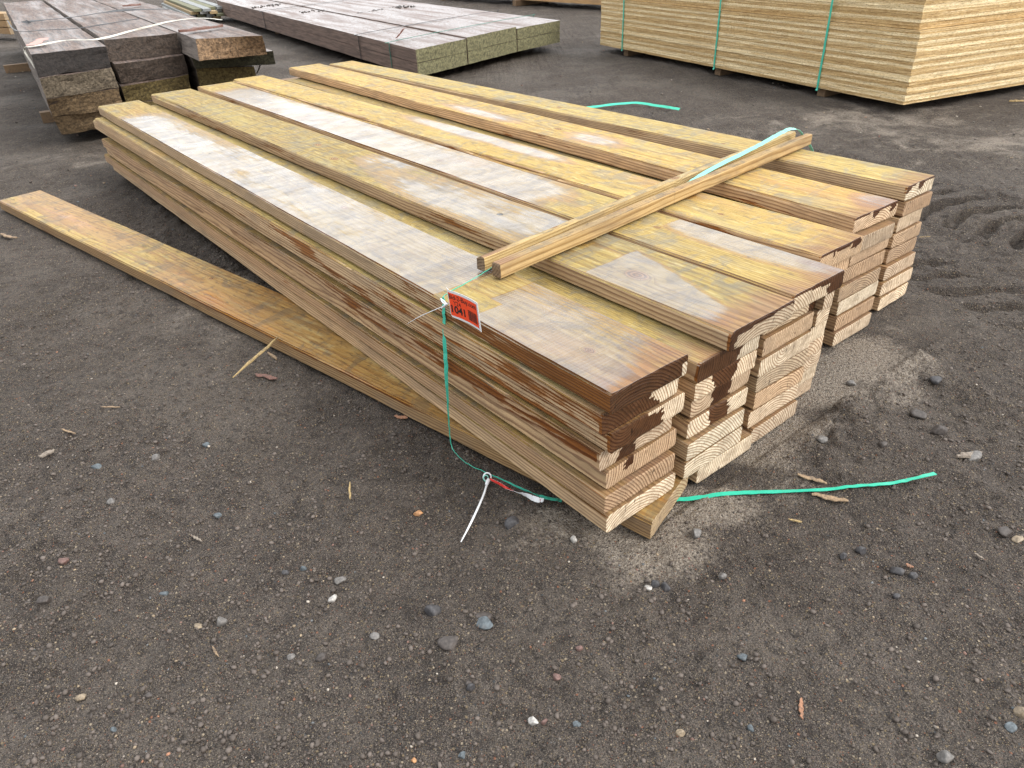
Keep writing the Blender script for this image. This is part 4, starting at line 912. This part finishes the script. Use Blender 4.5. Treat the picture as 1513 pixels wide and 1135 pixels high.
# crumbs of dirt on the low pile
rr = np.random.default_rng(4); vs = []; fs = []
for (x0, y0, x1, y1, n) in ((575, 52, 670, 36, 60), (370, 47, 455, 36, 35), (690, 30, 790, 22, 35), (180, 30, 290, 14, 30)):
    for q in range(n):
        t = rr.uniform(); p = np.array(c5(x0+(x1-x0)*t+rr.normal()*5, y0+(y1-y0)*t+rr.normal()*1.6, .376)); s_ = rr.uniform(.008, .026)
        k = len(vs)*12; vs.append(IV*s_*rr.uniform(.6, 1.3, (12, 1))*np.array([1, 1, .6])+p); fs.append(IF+k)
cr = mesh_obj('dirt_crumbs', np.concatenate(vs), np.concatenate(fs), STM['brown']); cr['kind'] = 'stuff'; prop(cr, 'dark crumbs of dirt lying on the low brown pile', 'dirt')

# ------------------------------------------------------------------ pile of strand boards
s = NT('strand_board'); P = s.tc.outputs['Object']; x, y, z = s.sep(P); nx_, ny_, nz_ = s.sep(s.tc.outputs['Normal']); rnd = s.math('MULTIPLY', s.oi.outputs['Random'], 53.)
istop = s.math('GREATER_THAN', s.math('ABSOLUTE', nz_), .7); tone = s.sep(s.oi.outputs['Color'])[0]
f1 = s.noise(s.comb(s.math('ADD', s.math('MULTIPLY', x, 9.), rnd), s.math('MULTIPLY', y, 9.), s.math('MULTIPLY', z, 170.)), 1., 5., .72, .4)
f2 = s.noise(s.comb(s.math('ADD', s.math('MULTIPLY', x, 32.), rnd), s.math('MULTIPLY', y, 32.), s.math('MULTIPLY', z, 330.)), 1., 4., .7)
ce = s.mix(s.smooth(f1, .3, .7), (.70, .50, .23), (.34, .20, .07)); ce = s.mix(s.smooth(tone, .2, .8), s.mix(s.smooth(f1, .35, .7), (.92, .78, .50), (.66, .48, .22)), ce)
band = s.noise(s.comb(s.math('MULTIPLY', x, .8), s.math('MULTIPLY', y, .8), s.math('ADD', s.math('MULTIPLY', z, 120.), rnd)), 1., 3., .6)
ce = s.mix(s.math('MULTIPLY', s.smooth(band, .48, .62), .5), ce, (.36, .22, .08)); ce = s.mix(s.math('MULTIPLY', s.smooth(band, .46, .34), .6), ce, (.86, .72, .45))
ce = s.mix(s.math('MULTIPLY', s.smooth(f2, .52, .62), .8), ce, (.20, .12, .05)); ce = s.mix(s.math('MULTIPLY', s.smooth(f2, .44, .34), .5), ce, (.85, .76, .55))
vo = s.voro(s.comb(s.math('MULTIPLY', x, .45), y, z), 26.); fl = s.sep(vo.outputs['Color'])[1]
ctp = s.mix(fl, (.42, .27, .11), (.68, .52, .28))
s.fin(Base_Color=s.mix(istop, ce, ctp), Roughness=.85, Normal=s.bump(s.math('ADD', f1, f2), .7, .003)); M_OSB = s.m
GD = 'strand board panels in the pile at the upper right'
nD = np.array([3.272, 6.041]); lD = np.array([1.374, 10.402])-nD; LD = np.linalg.norm(lD); aD = lD/LD; pD = np.array([aD[1], -aD[0]]); rzD = math.atan2(aD[1], aD[0])
def panel(z0, t, off, tone, label, seed):
    rr = random.Random(seed)
    v, f = box_lattice(np.linspace(0, LD, 46), np.linspace(0, -2.42, 24), np.linspace(0, t-.0004, 3))
    v = v.copy(); v[:, 1] += .0032*vnoise(v[:, 0]*9, seed, v[:, 2]*60, seed)*(v[:, 1] > -.01); v[:, 0] += .0022*vnoise(v[:, 1]*9, seed, v[:, 2]*60, seed+1)*(v[:, 0] < .01)
    f = [tuple(reversed(q)) for q in f]
    o = mesh_obj('strand_board_panel', v, f, M_OSB); jit = rr.uniform(-.004, .004)
    p = nD+aD*(off+jit)+pD*(off*.6+rr.uniform(-.003, .003)); o.location = (p[0], p[1], z0); o.rotation_euler = (0, 0, rzD); o.color = (tone, 0, 0, 1)
    return prop(o, label, 'panel', GD)
NUM = ['first', 'second', 'third', 'fourth', 'fifth', 'sixth', 'seventh', 'eighth', 'ninth', 'tenth', 'eleventh', 'twelfth', 'thirteenth', 'fourteenth', 'fifteenth', 'sixteenth', 'seventeenth', 'eighteenth', 'nineteenth', 'twentieth', 'twenty-first', 'twenty-second', 'twenty-third', 'twenty-fourth']
light = {1, 2, 4, 7, 8, 11, 13, 16, 18, 20, 22}
tD = .0245
for k in range(22):
    panel(.07+k*tD, tD, 0, .05 if k in light else .85, '%s panel from the ground, %s edge, lower bundle' % (NUM[k], 'pale' if k in light else 'tan'), 900+k)
for k in range(14):
    panel(.07+22*tD+.004+k*tD, tD, .045, .05 if k in (2, 5, 6, 9) else .85, '%s panel above the seam of the two bundles, %s edge' % (NUM[k], 'pale' if k in (2, 5, 6, 9) else 'tan'), 950+k)
for q, (px, py) in enumerate(((942, 70), (1068, 98), (1222, 128))):
    g = G(px, py, .07); t = (np.array([g.x, g.y])-nD)@aD; a = nD+aD*t-pD*.006
    P_ = [(*(a+pD*.3), .062), (*(a+pD*.02), .062), (*a, .072), (*a, .35), (*(a), .60), (*(a+pD*.002), .93), (*(a+pD*.05), .968), (*(a+pD*1.0), .969)]
    prop(ribbon('packing_strap', P_, [.021]*8, [(*aD, 0)]*8, M_TEAL, th=.0025, n=5), ('leftmost', 'middle', 'right-hand')[q]+' green strap down the side of the panel pile', 'strap', 'straps round the panel pile')
    b = nD+aD*t+pD*1.15
    block('bearer', (b[0], b[1], -.012), 2.2, .09, .081, math.atan2(pD[1], pD[0]), M_BLK, ('far', 'middle', 'near')[q]+' wooden bearer under the panel pile', 'bearer', 'bearers under the piles')

# ------------------------------------------------------------------ far lumber
GE = 'lumber in the farthest pile'
pE = np.array([2.3, 15.45]); qE = np.array([-1.15, 20.2]); LE = 9.; aE = (qE-pE)/np.linalg.norm(qE-pE); rE = math.atan2(-aE[1], -aE[0]); perE = np.array([aE[1], -aE[0]])
MF = wood_material('far_lumber', (.50, .34, .17), (.34, .2, .09), (.55, .36, .18), (.38, .22, .10), (.5, .4, .28), (.3, .2, .1), (.5, .4, .28), (.3, .2, .1))
for k in range(5):
    for j in range(3):
        p = pE-aE*1.8+perE*(j*.30+.01*k)
        o = plank('lumber', .29, .118, LE-.6*((k+j) % 3)-1.0, (p[0], p[1], .10+k*.12), rE, MF, (random.random(), random.random(), .3, 1), seed=k*9+j)
        prop(o, '%s light brown board in the %s row of the farthest pile' % (NUM[k]+' lowest', ('front', 'middle', 'back')[j]), 'lumber', GE)
for t in (.0, 3., 6.):
    p = pE+aE*t+perE*.42; block('bearer', (p[0], p[1], -.01), 1.1, .12, .108, math.atan2(perE[1], perE[0]), M_BLK, ('right', 'middle', 'left')[int(t/3)]+' bearer under the farthest pile', 'bearer', 'bearers under the piles')
# slats bundle and a brown board at the upper left
SL = [chipmat('slat_white', (.62, .62, .58)), chipmat('slat_olive', (.20, .20, .11)), chipmat('slat_tan', (.50, .36, .18)), chipmat('slat_grey', (.35, .37, .37))]
k = 0
for lay in range(4):
    for j in range(4):
        p = np.array([-5.95, 16.9])+np.array([.84, .54])*(j*.17-.42+.05*lay)+np.array([-.5, .86])*(.12*((j*7+lay*3) % 4)); d = (-2.2, 4.2, 0)
        a = (p[0], p[1], .06+lay*.055); b = (p[0]+d[0], p[1]+d[1], a[2])
        dd_ = np.array(b)-np.array(a); L = np.linalg.norm(dd_); rz = math.atan2(-dd_[1], -dd_[0])
        v, f = box_lattice(np.linspace(-L, 0, 12), np.linspace(0, .15, 4), np.linspace(0, .05, 3)); v[:, 2] += .004*vnoise(v[:, 0]*4, v[:, 1]*9, lay, j)
        o = mesh_obj('slat', v, f, SL[(lay*3+j*2) % 4]); o.location = a; o.rotation_euler = (0, 0, rz)
        prop(o, '%s slat, %s in its row, bundle at the top left' % (('white', 'olive', 'tan', 'grey')[(lay*3+j*2) % 4]+' '+('bottom-layer', 'second-layer', 'third-layer', 'top-layer')[lay], ('leftmost', 'second', 'third', 'rightmost')[j]), 'slat', 'slats bundled in the distance'); k += 1
p = G(10, 30, .35); 
for q in range(3):
    o = plank('pine_plank', .3, .11, 4., (p.x-.02+.0*q, p.y-.0, .12+.12*q-.01), math.radians(-35), MF, (.3, .3, .5, 1), seed=600+q); prop(o, '%s orange-brown board end at the upper left corner' % ('lowest', 'middle', 'topmost')[q], 'plank', 'boards at the upper left corner')
block('bearer', (p.x-1.5, p.y+1.1, -.01), .12, .9, .13, math.radians(-35), M_BLK, 'bearer under the boards at the upper left corner', 'bearer', 'bearers under the piles')

# ------------------------------------------------------------------ light
w = bpy.data.worlds.new('World'); SC.world = w; w.use_nodes = True; nt = w.node_tree
bg = nt.nodes['Background']; sky = nt.nodes.new('ShaderNodeTexSky'); sky.sky_type = 'NISHITA'; sky.sun_disc = False
EL, AZ = math.radians(40), math.radians(118)
sky.sun_elevation = EL; sky.sun_rotation = AZ; sky.dust_density = 6.; sky.air_density = 1.; sky.ozone_density = 1.
hs = nt.nodes.new('ShaderNodeHueSaturation'); hs.inputs['Saturation'].default_value = .55
nt.links.new(sky.outputs[0], hs.inputs['Color']); bg.inputs[1].default_value = .15
# an even layer of cloud over the sky, thinner and brighter over the yard's far side
tcw = nt.nodes.new('ShaderNodeTexCoord'); dt = nt.nodes.new('ShaderNodeVectorMath'); dt.operation = 'DOT_PRODUCT'; nt.links.new(tcw.outputs['Generated'], dt.inputs[0]); dt.inputs[1].default_value = (.05, .58, .81)
mr = nt.nodes.new('ShaderNodeMapRange'); mr.interpolation_type = 'SMOOTHSTEP'; nt.links.new(dt.outputs['Value'], mr.inputs[0]); mr.inputs[1].default_value = .35; mr.inputs[2].default_value = 1.; mr.inputs[3].default_value = 5.6; mr.inputs[4].default_value = 13.
nzw = nt.nodes.new('ShaderNodeTexNoise'); nt.links.new(tcw.outputs['Generated'], nzw.inputs['Vector']); nzw.inputs['Scale'].default_value = 3.; nzw.inputs['Detail'].default_value = 5.
m1 = nt.nodes.new('ShaderNodeMath'); m1.operation = 'MULTIPLY_ADD'; nt.links.new(nzw.outputs[0], m1.inputs[0]); m1.inputs[1].default_value = .8; m1.inputs[2].default_value = .6
m2 = nt.nodes.new('ShaderNodeMath'); m2.operation = 'MULTIPLY'; nt.links.new(m1.outputs[0], m2.inputs[0]); nt.links.new(mr.outputs[0], m2.inputs[1])
cl = nt.nodes.new('ShaderNodeMix'); cl.data_type = 'RGBA'; cl.blend_type = 'MULTIPLY'; cl.inputs[0].default_value = 1.; cl.inputs[6].default_value = (.965, .98, 1., 1); nt.links.new(m2.outputs[0], cl.inputs[7])
mxw = nt.nodes.new('ShaderNodeMix'); mxw.data_type = 'RGBA'; mxw.inputs[0].default_value = .8; nt.links.new(hs.outputs[0], mxw.inputs[6]); nt.links.new(cl.outputs[2], mxw.inputs[7]); nt.links.new(mxw.outputs[2], bg.inputs[0])
sd = bpy.data.lights.new('sun', 'SUN'); sd.energy = 1.3; sd.angle = math.radians(22); sd.color = (1., .97, .93)
so = bpy.data.objects.new('sun', sd); COL.objects.link(so)
dirn = Vector((math.sin(AZ)*math.cos(EL), math.cos(AZ)*math.cos(EL), math.sin(EL))); so.rotation_euler = dirn.to_track_quat('Z', 'Y').to_euler(); so.location = (0, 8, 12)
vs_ = SC.view_settings; vs_.view_transform = 'Standard'; vs_.look = 'None'; vs_.gamma = 1; vs_.exposure = .80; vs_.use_curve_mapping = False
SC.render.engine = 'CYCLES'
